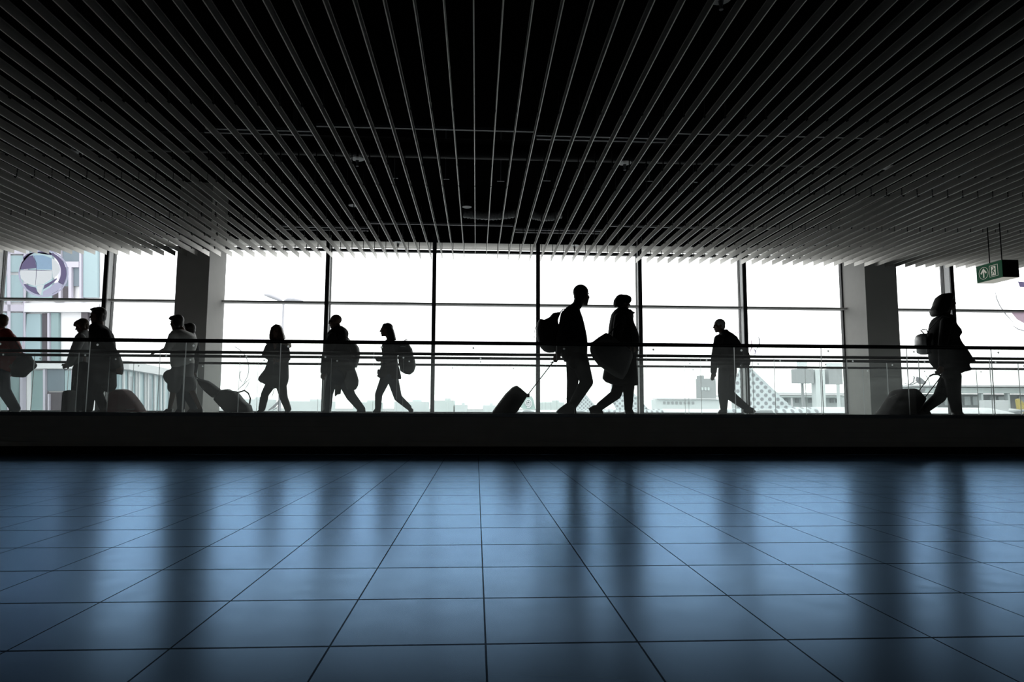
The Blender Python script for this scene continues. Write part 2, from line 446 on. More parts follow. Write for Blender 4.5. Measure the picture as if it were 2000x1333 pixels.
def hand(sh, wrist, d, nrm, curl=.6, L=.185, side=1):
    """palm, four unequal bent fingers and a thumb leaving the side of the palm"""
    d = d.normalized(); nrm = (nrm-d*nrm.dot(d)).normalized(); sd = d.cross(nrm)*side
    q = L/.185
    sh.cap(wrist-d*.02, .026*q, wrist+d*.02*q, .027*q)
    kn = []
    for i, off in enumerate((.033, .011, -.011, -.032)):
        k = wrist+d*(.088-.006*abs(i-1))*q+sd*off*q; kn.append(k)
        sh.cap(wrist+d*.015*q+sd*off*.6*q, .015*q, k, .0125*q, 10, 3)
    for k, ln in zip(kn, (.044, .049, .045, .034)):
        p = k; a = 0
        for j, f in enumerate((1, .62, .5)):
            a += curl*(.8 if j == 0 else 1.0)
            e = p+(d*math.cos(a)+nrm*math.sin(a))*ln*f*q
            sh.cap(p, (.0098-.0009*j)*q, e, (.0092-.0009*j)*q, 8, 3); p = e
    t0 = wrist+d*.025*q+sd*.028*q; t1 = t0+(d*.6+sd*.65+nrm*.35).normalized()*.038*q
    t2 = t1+(d*.85+sd*.15+nrm*(.3+curl*.4)).normalized()*.034*q
    sh.cap(t0, .0145*q, t1, .0115*q, 8, 3); sh.cap(t1, .011*q, t2, .0085*q, 8, 3)
def head_axes(yaw, tilt):
    f = Vector((math.cos(yaw), math.sin(yaw), 0)); side = Vector((-math.sin(yaw), math.cos(yaw), 0)); up = Vector((0, 0, 1))
    f2 = f*math.cos(tilt)+up*math.sin(tilt); u2 = up*math.cos(tilt)-f*math.sin(tilt)
    return f2, side, u2
def add_head(sh, c, hh, yaw, tilt):
    f, s_, u = head_axes(yaw, tilt)
    P = lambda a, b, d=0: c+(f*a+u*b+s_*d)*hh
    E = lambda p, a, b, d: sh.ell(p, (f*a*hh, s_*b*hh, u*d*hh))
    E(P(-.07, .14), .40, .325, .355); E(P(.09, -.12), .275, .27, .36)
    E(P(.14, -.36), .19, .17, .12); E(P(.245, -.42), .085, .10, .075)
    sh.cap(P(.33, .09, -.13), .045*hh, P(.33, .09, .13), .045*hh, 8, 3)
    sh.cap(P(.345, .06), .035*hh, P(.435, -.105), .05*hh, 8, 3)
    E(P(.385, -.13, .06), .05, .035, .03); E(P(.385, -.13, -.06), .05, .035, .03)
    E(P(.335, -.235), .05, .11, .028); E(P(.325, -.285), .05, .10, .03)
    for q in (-1, 1):
        E(P(.22, -.10, q*.17), .10, .09, .11)
        E(P(-.02, -.03, q*.315), .085, .04, .13)
    return P, f, s_, u
def person(fig, label, hd, hh, yaw, tilt, neck, sh, hip, arms, legs, lean=0):
    """arms: (shoulder, elbow, wrist, hand direction in crop px, dy list, curl)   legs: (hip, knee, ankle, toe, dy, radii)"""
    g = fig; base = g.w(hip[0], hip[1]); base.z = ZG
    root = tag(empty('person', base), label, 'person')
    b = Shape(); c = g.w(*hd); H_ = g.r(hh)
    P, f, s_, u = add_head(b, c, H_, math.radians(yaw), math.radians(tilt))
    nk = g.w(*neck)
    b.cap(P(-.10, -.22), .21*H_, nk, .25*H_)
    shc, hpc = g.w(*sh), g.w(*hip)
    dv = Vector((0, 1, 0))
    b.cap(shc-dv*.13, .055, shc+dv*.13, .055); b.cap(nk, .055, shc, .08)
    mid = (shc*.6+hpc*.4)
    for q in (-1, 1):
        b.chain((shc+dv*.07*q+Vector((0, 0, -.05)), .085), (mid+dv*.06*q, .085), (hpc+dv*.07*q, .09))
    for a in arms:
        p0, p1, p2 = [g.w(*a[i], a[4][i]) for i in range(3)]
        b.chain((p0, .052), (p1, .040), (p2, .027))
        hx = g.w(a[2][0]+a[3][0], a[2][1]+a[3][1], a[4][2])-p2
        hand(b, p2, hx, a[6] if len(a) > 6 else Vector((0, 1 if a[4][2] < 0 else -1, 0)), a[5], side=a[7] if len(a) > 7 else 1)
    for l in legs:
        p0, p1, p2, p3 = [g.w(*l[i], l[4]) for i in range(4)]
        p2.z = max(p2.z, ZG+.075); p3.z = max(p3.z, ZG+.035)
        b.chain((p0, .075), (p1, .052), (p2, .036)); b.cap(p2+Vector((0, 0, -.02)), .034, p3, .026)
    b.finish('body', PM['skin'], root, .0075, 2, .45)
    for q in (-1, 1):
        e = MB(); sp = Shape(); sp.ell(P(.30, .01, q*.125), (f*.035*H_, s_*.05*H_, u*.03*H_), 10, 6)
        sp.m.build('eye', PM['eye'], root, True)
    return root, P, f, s_, u, H_
def shoe(fig, root, poly, dy, hw=.047, name='shoe', m='shoe', inset=14):
    s = Shape(); fig.pillow(s, poly, hw, dy, inset); s.finish(name, PM[m], root, .008, 3, .5)
def leg_cloth(fig, legs, s=None):
    s = s or Shape()
    for l in legs:
        ps = [fig.w(*l[i], l[4]) for i in range(3)]
        s.chain(*[(p, fig.r(r)) for p, r in zip(ps, l[5])])
    return s
def sleeve(fig, s, a, rr, cut=.92):
    p0, p1, p2 = [fig.w(*a[i], a[4][i]) for i in range(3)]
    p2 = p1+(p2-p1)*cut
    s.chain((p0, fig.r(rr[0])), (p1, fig.r(rr[1])), (p2, fig.r(rr[2])))
def hair_cap(P, f, s_, u, H_, root, m, grow=1.0, low=.12, back=-.11):
    s = Shape(); s.ell(P(back, low+.05), (f*.405*H_*grow, s_*.355*H_*grow, u*.37*H_*grow))
    s.ell(P(back-.12, low-.16), (f*.26*H_*grow, s_*.30*H_, u*.30*H_))
    s.finish('hair', PM[m], root, .008, 2, .5)
def pill_part(fig, root, name, poly, hd, m, dy=0, inset=22, vox=.011, smooth=3):
    s = Shape(); fig.pillow(s, poly, hd, dy, inset); return s.finish(name, PM[m], root, vox, smooth, .5)
def thing_at(fig, name, cx, cy, dy, label, cat, group=None):
    p = fig.w(cx, cy, dy); return tag(empty(name, p), label, cat, group)
def strap(fig, root, pts, r=.010, name='strap', m='black', flat=.45):
    MB().tube([fig.w(*p) for p in pts], r, 8, sq=flat).build(name, PM[m], root, True)

# ---- tall man, backpack, pulls a cabin case; walks right
g = Fig(950, 550, .20255, 9.6)
arms = [((775, 330), (725, 520), (692, 690), (-22, 50), (-.20, -.27, -.25), .75), ((830, 330), (815, 530), (850, 700), (10, 50), (.20, .26, .22), .4)]
legs = [((845, 775), (832, 965), (818, 1180), (860, 1275), .09, (80, 58, 47)), ((905, 775), (967, 970), (838, 1185), (745, 1262), -.09, (85, 64, 45))]
root, P, f, s_, u, H_ = person(g, 'tall short-haired man with a dark backpack, pulling a cabin case, walking ahead of nobody to his left', (922, 138), 200, 40, 6, (870, 235), (830, 300), (860, 740), arms, legs)
root['label'] = 'tall short-haired man with bulging backpack pulling a small case behind the beret wearer'
hair_cap(P, f, s_, u, H_, root, 'hair_dark', 1.02, .13, -.08)
pill_part(g, root, 'collar', [(851, 150), (885, 140), (925, 235), (915, 262), (860, 290), (790, 262), (838, 206)], .10, 'black', 0, 14)
s = Shape(); g.rows(s, [(205, 838, 905, .075), (235, 790, 900, .13), (265, 752, 898, .19), (300, 732, 906, .215), (340, 722, 922, .215), (400, 717, 940, .20), (470, 711, 956, .19), (540, 706, 970, .185), (600, 704, 975, .18), (660, 708, 973, .175), (710, 718, 971, .17), (745, 737, 981, .165), (775, 750, 985, .16)])
for a in arms: sleeve(g, s, a, (62, 46, 34))
s.finish('jacket', PM['black'], root, .012, 3, .5)
leg_cloth(g, legs, Shape().cap(g.w(870, 760, -.08), g.r(95), g.w(870, 760, .08), g.r(95))).finish('trousers', PM['black'], root, .012, 3, .5)
shoe(g, root, [(668, 1256), (700, 1225), (740, 1196), (775, 1170), (842, 1180), (855, 1262), (850, 1292), (690, 1292)], -.09)
shoe(g, root, [(765, 1185), (862, 1180), (868, 1250), (878, 1292), (755, 1292)], .09)
t = thing_at(g, 'backpack', 600, 690, 0, 'bulging dark backpack on the tall short-haired man', 'backpack')
pill_part(g, t, 'pack_body', [(724, 300), (690, 297), (640, 307), (605, 347), (555, 370), (510, 362), (487, 400), (476, 460), (479, 520), (497, 590), (522, 640), (557, 675), (602, 690), (655, 688), (696, 640), (703, 540), (706, 437), (694, 400), (691, 375), (708, 330)], .15, 'case', 0, 40)
for d in (-1, 1): strap(g, t, [(705, 305, d*.11), (740, 268, d*.13), (800, 262, d*.15), (868, 300, d*.20), (900, 400, d*.20), (870, 540, d*.21), (760, 620, d*.20), (690, 640, d*.14)], .016)
strap(g, t, [(480, 430, -.05), (466, 480, -.05), (462, 545, -.05)], .004)
t = thing_at(g, 'rolling_suitcase', 280, 1282, -.25, 'small black cabin case on a long single-line handle, pulled by the tall man', 'suitcase', 'cases pulled by the walkers')
pill_part(g, t, 'case_body', [(48, 1264), (110, 1178), (180, 1087), (250, 1020), (292, 1004), (330, 1030), (402, 1092), (388, 1122), (300, 1258), (280, 1275), (60, 1275)], .17, 'case', -.25, 14)
for d in (-.33, -.17): strap(g, t, [(395, 1100, d), (640, 782, d)], .007, 'handle_rod', 'shoe', 1)
strap(g, t, [(640, 780, -.35), (640, 780, -.15)], .014, 'handle_grip', 'shoe', 1)
MB().box(*(lambda a, b: (a.x, b.x, a.y-.10, a.y+.10, b.z, a.z))(g.w(388, 1085, -.25), g.w(412, 1118, -.25))).build('handle_socket', PM['case'], t)
for d in (-.38, -.12):
    p = g.w(275, 1270, d); p.z = ZG+.028
    MB().tube([p-Vector((0, .012, 0)), p+Vector((0, .012, 0))], .026, 14).build('wheel', PM['shoe'], t)

# ---- woman in a beret with a large shoulder bag; walks right
g = Fig(1140, 565, .1913, 9.6)
arms = [((370, 300), (335, 500), (450, 612), (40, 5), (-.19, -.25, -.20), .9), ((400, 300), (405, 510), (465, 600), (40, 10), (.19, .22, .12), .8)]
legs = [((385, 900), (330, 1075), (172, 1195), (130, 1268), .08, (78, 57, 46)), ((455, 900), (458, 1080), (456, 1225), (500, 1280), -.08, (75, 53, 42))]
root, P, f, s_, u, H_ = person(g, 'person in a beret, scarf and knee-length dark coat, walking in front of the tall man', (404, 138), 166, 8, -4, (390, 215), (375, 285), (405, 720), arms, legs)
hair_cap(P, f, s_, u, H_, root, 'hair_dark', 1.0, .10, -.13)
pill_part(g, root, 'beret', [(300, 160), (304, 112), (330, 77), (380, 58), (440, 60), (480, 80), (491, 110), (484, 138), (468, 148), (440, 150), (400, 158), (360, 172), (325, 186), (305, 176)], .125, 'black', 0, 34)
pill_part(g, root, 'scarf', [(375, 195), (440, 205), (478, 210), (497, 230), (528, 241), (526, 252), (503, 258), (513, 285), (505, 312), (470, 330), (380, 300), (335, 240)], .115, 'charcoal', 0, 22)
s = Shape(); g.rows(s, [(190, 350, 440, .08), (215, 312, 470, .13), (250, 284, 492, .19), (300, 270, 502, .21), (350, 262, 512, .215), (400, 254, 535, .21), (450, 250, 555, .20), (500, 248, 566, .195), (550, 250, 568, .19), (600, 250, 556, .19), (650, 248, 546, .19), (700, 240, 539, .19), (760, 226, 541, .19), (820, 208, 546, .19), (880, 196, 549, .19), (912, 191, 551, .185), (948, 222, 553, .18), (970, 280, 554, .17), (986, 335, 555, .15)])
for a in arms: sleeve(g, s, a, (60, 50, 36))
s.finish('coat', PM['black'], root, .012, 3, .5)
leg_cloth(g, legs).finish('trousers', PM['black'], root, .011, 3, .5)
shoe(g, root, [(44, 1218), (90, 1190), (140, 1180), (185, 1220), (205, 1262), (205, 1290), (62, 1290), (58, 1250)], .08)
shoe(g, root, [(418, 1222), (496, 1222), (512, 1258), (530, 1292), (415, 1292)], -.08)
t = thing_at(g, 'shoulder_bag', 300, 900, -.29, 'very large soft dark bag hanging at the hip of the beret wearer', 'bag')
pill_part(g, t, 'bag_body', [(58, 605), (72, 548), (150, 490), (226, 446), (262, 462), (330, 510), (430, 585), (500, 640), (502, 700), (470, 800), (445, 860), (400, 925), (330, 900), (215, 826), (140, 772), (88, 702), (63, 645)], .085, 'bag', -.30, 36)
pill_part(g, t, 'flap', [(66, 560), (150, 492), (226, 447), (262, 462), (290, 482), (300, 535), (180, 540), (80, 556)], .094, 'black', -.30, 22)
strap(g, t, [(250, 465, -.31), (330, 380, -.30), (400, 262, -.22), (430, 240, -.02)], .017)
strap(g, t, [(500, 660, -.33), (500, 560, -.30), (470, 400, -.27), (430, 262, -.20)], .014)

# ---- woman with caped jacket and silver backpack; walks right
g = Fig(1700, 565, .1913, 9.6)
arms = [((775, 345), (738, 570), (728, 785), (-22, 55), (-.19, -.25, -.24), .8), ((800, 345), (800, 560), (850, 740), (30, 50), (.19, .25, .22), .5)]
legs = [((840, 890), (852, 1080), (884, 1260), (930, 1292), -.08, (82, 64, 50)), ((800, 890), (705, 1105), (545, 1235), (510, 1275), .08, (78, 62, 45))]
root, P, f, s_, u, H_ = person(g, 'person with bushy hair and flared dark jacket pulling a case below the green sign', (797, 134), 182, 4, 6, (770, 240), (760, 320), (820, 850), arms, legs)
hair_cap(P, f, s_, u, H_, root, 'hair_dark', 1.02, .12, -0.12)
pill_part(g, root, 'hair', [(808, 40), (735, 48), (676, 82), (648, 130), (632, 172), (598, 220), (612, 264), (640, 286), (690, 272), (755, 265), (790, 235), (812, 180), (835, 118), (850, 98), (853, 72), (836, 46)], .115, 'hair_dark', 0, 30)
s = Shape(); g.rows(s, [(262, 710, 828, .08), (285, 650, 850, .15), (310, 622, 860, .20), (345, 604, 865, .21), (380, 597, 886, .21), (420, 592, 920, .20), (455, 590, 931, .19), (490, 590, 904, .18), (520, 592, 913, .18), (560, 592, 936, .185), (600, 592, 970, .19), (650, 592, 1002, .20), (700, 597, 1034, .20), (745, 605, 1070, .20), (758, 615, 1018, .19), (772, 626, 1000, .19), (800, 650, 1012, .18), (830, 682, 1030, .17), (850, 712, 950, .16), (872, 732, 905, .15)])
sleeve(g, s, arms[0], (58, 44, 34)); sleeve(g, s, arms[1], (52, 44, 34))
s.finish('jacket', PM['black'], root, .012, 2, .5)
leg_cloth(g, legs, Shape().cap(g.w(820, 860, -.07), g.r(88), g.w(820, 860, .07), g.r(88))).finish('trousers', PM['black'], root, .011, 3, .5)
shoe(g, root, [(828, 1255), (932, 1250), (975, 1296), (985, 1325), (822, 1325)], -.08)
shoe(g, root, [(468, 1250), (520, 1198), (600, 1238), (640, 1300), (640, 1325), (480, 1325)], .08)
t = thing_at(g, 'backpack', 570, 675, 0, 'small rounded backpack with a silvery front below the neck of bushy-haired person', 'backpack')
pill_part(g, t, 'pack_body', [(560, 452), (610, 452), (585, 560), (588, 640), (590, 668), (560, 672), (530, 640), (535, 520)], .13, 'case', 0, 16)
pill_part(g, t, 'front_pocket', [(452, 520), (462, 485), (490, 462), (545, 452), (562, 470), (560, 560), (566, 640), (575, 668), (553, 674), (520, 650), (480, 602), (456, 575)], .12, 'silver', 0, 30)
strap(g, t, [(548, 456, 0), (514, 420, 0), (530, 410, 0), (575, 416, 0), (592, 450, 0)], .008, 'carry_loop', 'black', 1)
for d in (-1, 1): strap(g, t, [(585, 455, d*.09), (600, 415, d*.12), (680, 325, d*.17), (735, 272, d*.15), (800, 290, d*.19), (850, 360, d*.21)], .013, 'strap', 'grey')
t = thing_at(g, 'rolling_suitcase', 300, 1300, -.25, 'large black case lying low in front of the right column, with a two-rod handle', 'suitcase', 'cases pulled by the walkers')
pill_part(g, t, 'case_body', [(44, 1286), (120, 1202), (215, 1090), (250, 1040), (272, 1028), (340, 1018), (440, 1015), (490, 1050), (562, 1115), (548, 1150), (480, 1235), (470, 1300), (420, 1318), (70, 1318)], .18, 'case', -.25, 16)
strap(g, t, [(200, 1108, -.40), (265, 1080, -.42)], .006, 'trim_strip', 'silver', 1)
strap(g, t, [(490, 1048, -.16), (607, 888, -.16)], .007, 'handle_rod', 'shoe', 1)
strap(g, t, [(556, 1110, -.34), (722, 893, -.34)], .007, 'handle_rod', 'shoe', 1)
strap(g, t, [(605, 890, -.16), (640, 872, -.2), (690, 872, -.3), (724, 890, -.34)], .013, 'handle_grip', 'shoe', 1)
for d in (-.39, -.11):
    p = g.w(440, 1300, d); p.z = ZG+.03
    MB().tube([p-Vector((0, .012, 0)), p+Vector((0, .012, 0))], .028, 14).build('wheel', PM['shoe'], t)

# ---- grey-haired man in a bomber jacket; walks left
g = Fig(1370, 615, .15, 12.5)
arms = [((225, 320), (172, 560), (158, 745), (-8, 60), (-.20, -.25, -.24), .45), ((330, 320), (400, 520), (380, 660), (-20, 40), (.20, .25, .22), .5)]
legs = [((300, 720), (285, 1000), (290, 1215), (240, 1285), -.09, (80, 74, 47)), ((375, 720), (355, 1035), (575, 1205), (690, 1260), .09, (88, 70, 47))]
root, P, f, s_, u, H_ = person(g, 'grey-haired man in bomber jacket with one hand hanging, walking alone past polka dot tail', (225, 148), 176, 183, -4, (270, 225), (300, 290), (335, 690), arms, legs)
hair_cap(P, f, s_, u, H_, root, 'hair_grey', 1.03, .12, -.11)
s = Shape(); g.rows(s, [(195, 268, 335, .08), (225, 240, 362, .12), (252, 222, 405, .18), (285, 202, 445, .20), (320, 182, 474, .21), (360, 170, 500, .20), (410, 165, 520, .195), (460, 163, 535, .19), (520, 170, 540, .19), (580, 178, 535, .185), (640, 190, 520, .18), (680, 205, 490, .17), (695, 220, 478, .16)])
sleeve(g, s, arms[0], (62, 48, 42), .97); sleeve(g, s, arms[1], (58, 48, 40))
s.finish('jacket', PM['black'], root, .012, 3, .5)
leg_cloth(g, legs, Shape().cap(g.w(345, 700, -.07), g.r(108), g.w(345, 700, .07), g.r(108))).finish('trousers', PM['charcoal'], root, .012, 3, .5)
shoe(g, root, [(238, 1235), (335, 1222), (330, 1310), (205, 1310), (205, 1280)], -.09)
shoe(g, root, [(532, 1238), (600, 1190), (690, 1220), (697, 1262), (690, 1285), (560, 1285)], .09)
t = thing_at(g, 'backpack', 560, 690, 0, 'dark backpack on the grey-haired man in the bomber jacket', 'backpack')
pill_part(g, t, 'pack_body', [(505, 378), (545, 420), (592, 470), (626, 540), (636, 620), (622, 668), (570, 692), (520, 690), (535, 600), (540, 500)], .15, 'charcoal', 0, 26)
for d in (-1, 1): strap(g, t, [(510, 390, d*.1), (460, 290, d*.14), (380, 240, d*.15), (280, 290, d*.20), (210, 400, d*.20), (260, 560, d*.21), (420, 640, d*.21), (545, 640, d*.12)], .016)

# ---- bald man with glasses and hooded coat; walks left
g = Fig(610, 605, .15754, 12.5)
arms = [((250, 350), (165, 590), (140, 780), (-12, 50), (-.20, -.26, -.24), .8), ((330, 350), (330, 570), (250, 700), (-40, 20), (.20, .24, .2), .6)]
legs = [((245, 860), (205, 1045), (192, 1230), (150, 1280), -.09, (72, 51, 43)), ((395, 890), (478, 1072), (612, 1238), (600, 1280), .09, (80, 62, 47))]
root, P, f, s_, u, H_ = person(g, 'bald man with glasses in hooded coat with dark backpack, striding left past a mullion', (283, 150), 178, 182, -3, (320, 235), (320, 310), (320, 820), arms, legs)
gl = Shape(); gl.cap(P(.37, .02, -.17), .014*1, P(.37, .02, .17), .014); gl.cap(P(.37, .02, .17), .008, P(0, .02, .34), .006); gl.cap(P(.37, .02, -.17), .008, P(0, .02, -.34), .006)
gl.finish('glasses', PM['lens'], root, .006, 1)
s = Shape(); g.rows(s, [(205, 300, 375, .09), (235, 242, 420, .14), (270, 207, 446, .18), (300, 184, 450, .20), (335, 184, 442, .215), (375, 191, 450, .21), (420, 192, 462, .205), (470, 186, 480, .20), (520, 180, 490, .195), (580, 172, 500, .19), (640, 165, 515, .19), (700, 165, 528, .19), (760, 168, 535, .19), (820, 178, 520, .18), (870, 190, 480, .17)])
for a in arms: sleeve(g, s, a, (62, 50, 42))
s.finish('coat', PM['black'], root, .012, 3, .5)
pill_part(g, root, 'hood', [(340, 205), (385, 212), (430, 238), (452, 285), (445, 325), (400, 350), (320, 340), (250, 330), (200, 320), (186, 300), (215, 275), (260, 262), (320, 260)], .16, 'black', 0, 24)
pill_part(g, root, 'coat_tail', [(285, 860), (365, 860), (358, 1000), (352, 1050), (302, 1058), (282, 1092), (276, 1040)], .05, 'charcoal', .05, 12)
leg_cloth(g, legs, Shape().cap(g.w(315, 830, -.08), g.r(110), g.w(315, 830, .08), g.r(110))).finish('trousers', PM['denim'], root, .012, 3, .5)
shoe(g, root, [(150, 1225), (236, 1225), (238, 1300), (105, 1300), (110, 1275)], -.09)
shoe(g, root, [(558, 1240), (655, 1220), (668, 1275), (660, 1300), (530, 1300)], .09)
t = thing_at(g, 'backpack', 530, 725, 0, 'slim dark backpack with loose strap end on the bald man', 'backpack')
pill_part(g, t, 'pack_body', [(455, 385), (542, 420), (580, 470), (593, 540), (586, 610), (562, 690), (540, 725), (505, 700), (478, 560), (462, 450)], .15, 'case', 0, 22)
strap(g, t, [(545, 715, -.08), (570, 780, -.08), (592, 836, -.08)], .006)
for d in (-1, 1): strap(g, t, [(478, 400, d*.1), (440, 350, d*.18), (350, 315, d*.23), (240, 360, d*.23), (215, 480, d*.22), (320, 600, d*.22), (505, 620, d*.18)], .014)
t = thing_at(g, 'hip_bag', 500, 1010, -.2, 'rounded soft bag hanging below the coat of the bald man', 'bag')
pill_part(g, t, 'bag_body', [(430, 770), (535, 742), (560, 810), (578, 880), (572, 940), (545, 990), (490, 1012), (430, 1000), (400, 900)], .07, 'bag', -.22, 30)
strap(g, t, [(500, 760, -.22), (430, 560, -.25), (330, 330, -.22)], .010)

# ---- bob-haired woman with a round backpack; walks left (same crop)
arms = [((965, 430), (990, 590), (900, 640), (-45, -18), (-.16, -.22, -.18), .9), ((950, 430), (940, 580), (870, 620), (-40, 0), (.16, .2, .14), .9)]
legs = [((905, 860), (822, 1055), (815, 1230), (770, 1285), -.08, (64, 46, 37)), ((1000, 870), (1062, 1092), (1195, 1212), (1235, 1262), .08, (70, 50, 36))]
root, P, f, s_, u, H_ = person(g, 'bob-haired person in tunic and jeans under a round backpack, striding left', (912, 254), 166, 180, 0, (960, 350), (965, 415), (960, 800), arms, legs)
hair_cap(P, f, s_, u, H_, root, 'hair_dark', 1.02, .12, -0.13)
pill_part(g, root, 'hair', [(885, 172), (940, 174), (985, 198), (1012, 250), (1030, 310), (1044, 380), (995, 388), (950, 372), (928, 320), (915, 260), (892, 225), (866, 212), (866, 196)], .095, 'hair_dark', 0, 24)
s = Shape(); g.rows(s, [(372, 920, 1005, .07), (400, 885, 1045, .13), (440, 864, 1066, .18), (480, 855, 1072, .18), (530, 864, 1066, .17), (600, 868, 1058, .165), (650, 862, 1060, .165), (700, 850, 1070, .17), (750, 834, 1086, .18), (800, 814, 1096, .185), (828, 800, 1102, .185), (846, 825, 1104, .18), (864, 860, 1100, .16)])
for a in arms: sleeve(g, s, a, (48, 40, 32))
s.finish('tunic', PM['charcoal'], root, .011, 3, .5)
pill_part(g, root, 'pocket', [(810, 740), (850, 745), (845, 800), (800, 800)], .04, 'charcoal', -.16, 8, .009)
leg_cloth(g, legs, Shape().cap(g.w(955, 830, -.07), g.r(80), g.w(955, 830, .07), g.r(80))).finish('trousers', PM['denim'], root, .011, 3, .5)
shoe(g, root, [(776, 1228), (850, 1228), (856, 1300), (735, 1300), (740, 1275)], -.08)
shoe(g, root, [(1182, 1232), (1215, 1208), (1256, 1238), (1250, 1285), (1205, 1292)], .08)
t = thing_at(g, 'backpack', 1200, 808, 0, 'large round backpack with reflective stripe on the bob-haired person', 'backpack')
pill_part(g, t, 'pack_body', [(1060, 392), (1165, 382), (1202, 430), (1242, 490), (1252, 560), (1280, 640), (1286, 700), (1262, 770), (1212, 808), (1150, 800), (1090, 765), (1066, 650), (1062, 500)], .16, 'case', 0, 36)
strap(g, t, [(1140, 390, 0), (1158, 370, 0), (1172, 372, 0), (1178, 400, 0)], .008, 'carry_loop', 'black', 1)
strap(g, t, [(1090, 462, -.165), (1120, 456, -.168), (1155, 462, -.165)], .010, 'reflective_stripe', 'white', .4)
for d in (-1, 1): strap(g, t, [(1085, 410, d*.1), (1040, 392, d*.13), (950, 400, d*.16), (880, 460, d*.18), (890, 600, d*.18), (1000, 690, d*.18), (1085, 690, d*.12)], .013)

# ---- woman with long hair and fur collar, looking this way
g = Fig(490, 625, .1425, 12.6)
arms = [((245, 375), (195, 480), (295, 545), (50, 0), (-.12, -.2, -.24), .7, Vector((0, 0, -1))), ((480, 385), (500, 530), (420, 555), (-50, 0), (-.02, -.05, -.22), .7, Vector((0, 0, -1)))]
legs = [((275, 880), (195, 1015), (152, 1215), (110, 1280), -.04, (68, 52, 44)), ((415, 900), (450, 1065), (508, 1220), (500, 1290), .05, (72, 54, 42))]
root, P, f, s_, u, H_ = person(g, 'long-haired person facing the viewer in fur-collared coat and boots, arms folded', (350, 165), 180, -105, 0, (360, 265), (365, 320), (360, 800), arms, legs)
hair_cap(P, f, s_, u, H_, root, 'hair_brown', 1.02, .12, -0.15)
pill_part(g, root, 'hair', [(345, 60), (408, 72), (440, 130), (464, 200), (482, 255), (430, 285), (265, 280), (248, 222), (262, 150), (300, 85)], .10, 'hair_brown', .045, 30)
pill_part(g, root, 'hair_side', [(285, 100), (315, 90), (300, 150), (295, 220), (290, 275), (255, 270), (255, 200)], .07, 'hair_brown', -.04, 14, .009)
pill_part(g, root, 'hair_side', [(395, 90), (425, 105), (440, 150), (462, 215), (470, 262), (425, 275), (415, 200)], .07, 'hair_brown', -.04, 14, .009)
s = Shape(); g.rows(s, [(278, 300, 430, .09), (305, 240, 500, .13), (340, 222, 530, .15), (380, 216, 530, .15), (430, 214, 526, .15), (480, 216, 526, .15), (520, 222, 525, .15), (560, 232, 520, .15), (620, 215, 516, .16), (680, 192, 518, .17), (740, 145, 519, .18), (790, 106, 520, .18), (830, 101, 515, .18), (858, 130, 508, .175), (880, 185, 500, .17), (915, 230, 484, .16), (942, 285, 466, .14)])
sleeve(g, s, arms[0], (48, 42, 34)); sleeve(g, s, arms[1], (48, 42, 34))
s.finish('coat', PM['charcoal'], root, .011, 3, .5)
pill_part(g, root, 'fur_collar', [(194, 322), (240, 282), (330, 272), (460, 276), (545, 292), (564, 362), (540, 386), (490, 362), (440, 368), (395, 395), (350, 335), (290, 305), (216, 346)], .14, 'fur', 0, 20, .010, 1)
strap(g, root, [(325, 900, -.1), (318, 960, -.1), (290, 1055, -.1)], .005, 'belt_tie', 'grey')
leg_cloth(g, legs).finish('leggings', PM['charcoal'], root, .011, 3, .5)
for l, ft in ((legs[0], (105, 1270)), (legs[1], (478, 1285))):
    s = Shape(); k, a_ = g.w(*l[1], l[4]), g.w(*l[2], l[4]); q = k+(a_-k)*.28
    s.chain((q, g.r(53)), (a_, g.r(46))); s.cap(a_+Vector((0, 0, -.03)), .04, g.w(*ft, l[4]), .036); s.finish('boot', PM['shoe'], root, .01, 2, .5)

# ---- couple by the column: man in pale tee and shorts, woman behind him
g = Fig(275, 605, .15754, 12.5)
arms = [((410, 335), (335, 480), (238, 520), (-50, 8), (-.19, -.24, -.2), .3, Vector((0, 0, -1))), ((600, 340), (610, 520), (540, 640), (-40, 20), (.19, .24, .2), .6)]
legs = [((430, 800), (408, 1000), (357, 1235), (310, 1285), -.09, (84, 74, 40)), ((560, 800), (622, 985), (738, 1235), (700, 1285), .09, (84, 66, 40))]
root, P, f, s_, u, H_ = person(g, 'dark-haired man in pale tee and knee-length shorts leaning on the handrail', (442, 162), 184, 160, -4, (500, 255), (520, 310), (520, 720), arms, legs)
hair_cap(P, f, s_, u, H_, root, 'hair_dark', 1.02, .12, -0.11)
pill_part(g, root, 'hair', [(343, 122), (375, 82), (430, 68), (490, 78), (522, 120), (527, 190), (515, 235), (490, 250), (450, 245), (425, 215), (405, 160), (378, 142)], .105, 'hair_dark', 0, 26)
s = Shape(); g.rows(s, [(248, 420, 535, .09), (270, 385, 590, .15), (300, 368, 645, .20), (340, 358, 690, .21), (400, 354, 702, .20), (450, 360, 694, .19), (500, 366, 676, .18), (560, 367, 658, .175), (600, 366, 656, .175), (640, 367, 664, .18), (690, 372, 655, .18), (722, 385, 610, .17)])
sleeve(g, s, arms[0], (62, 42, 36), .15); sleeve(g, s, arms[1], (60, 42, 36), .15)
s.finish('tee_shirt', PM['white'], root, .011, 3, .5)
s = Shape(); g.rows(s, [(660, 378, 660, .16), (720, 385, 662, .17), (780, 385, 655, .17), (840, 375, 645, .16)])
for l in legs:
    a_, b_ = g.w(*l[0], l[4]), g.w(*l[1], l[4]); s.chain((a_, g.r(84)), (a_+(b_-a_)*.82, g.r(74)))
s.finish('shorts', PM['grey'], root, .011, 3, .5)
shoe(g, root, [(318, 1230), (405, 1230), (400, 1300), (255, 1300), (262, 1275)], -.09)
shoe(g, root, [(690, 1230), (770, 1225), (785, 1300), (630, 1300), (640, 1275)], .09)
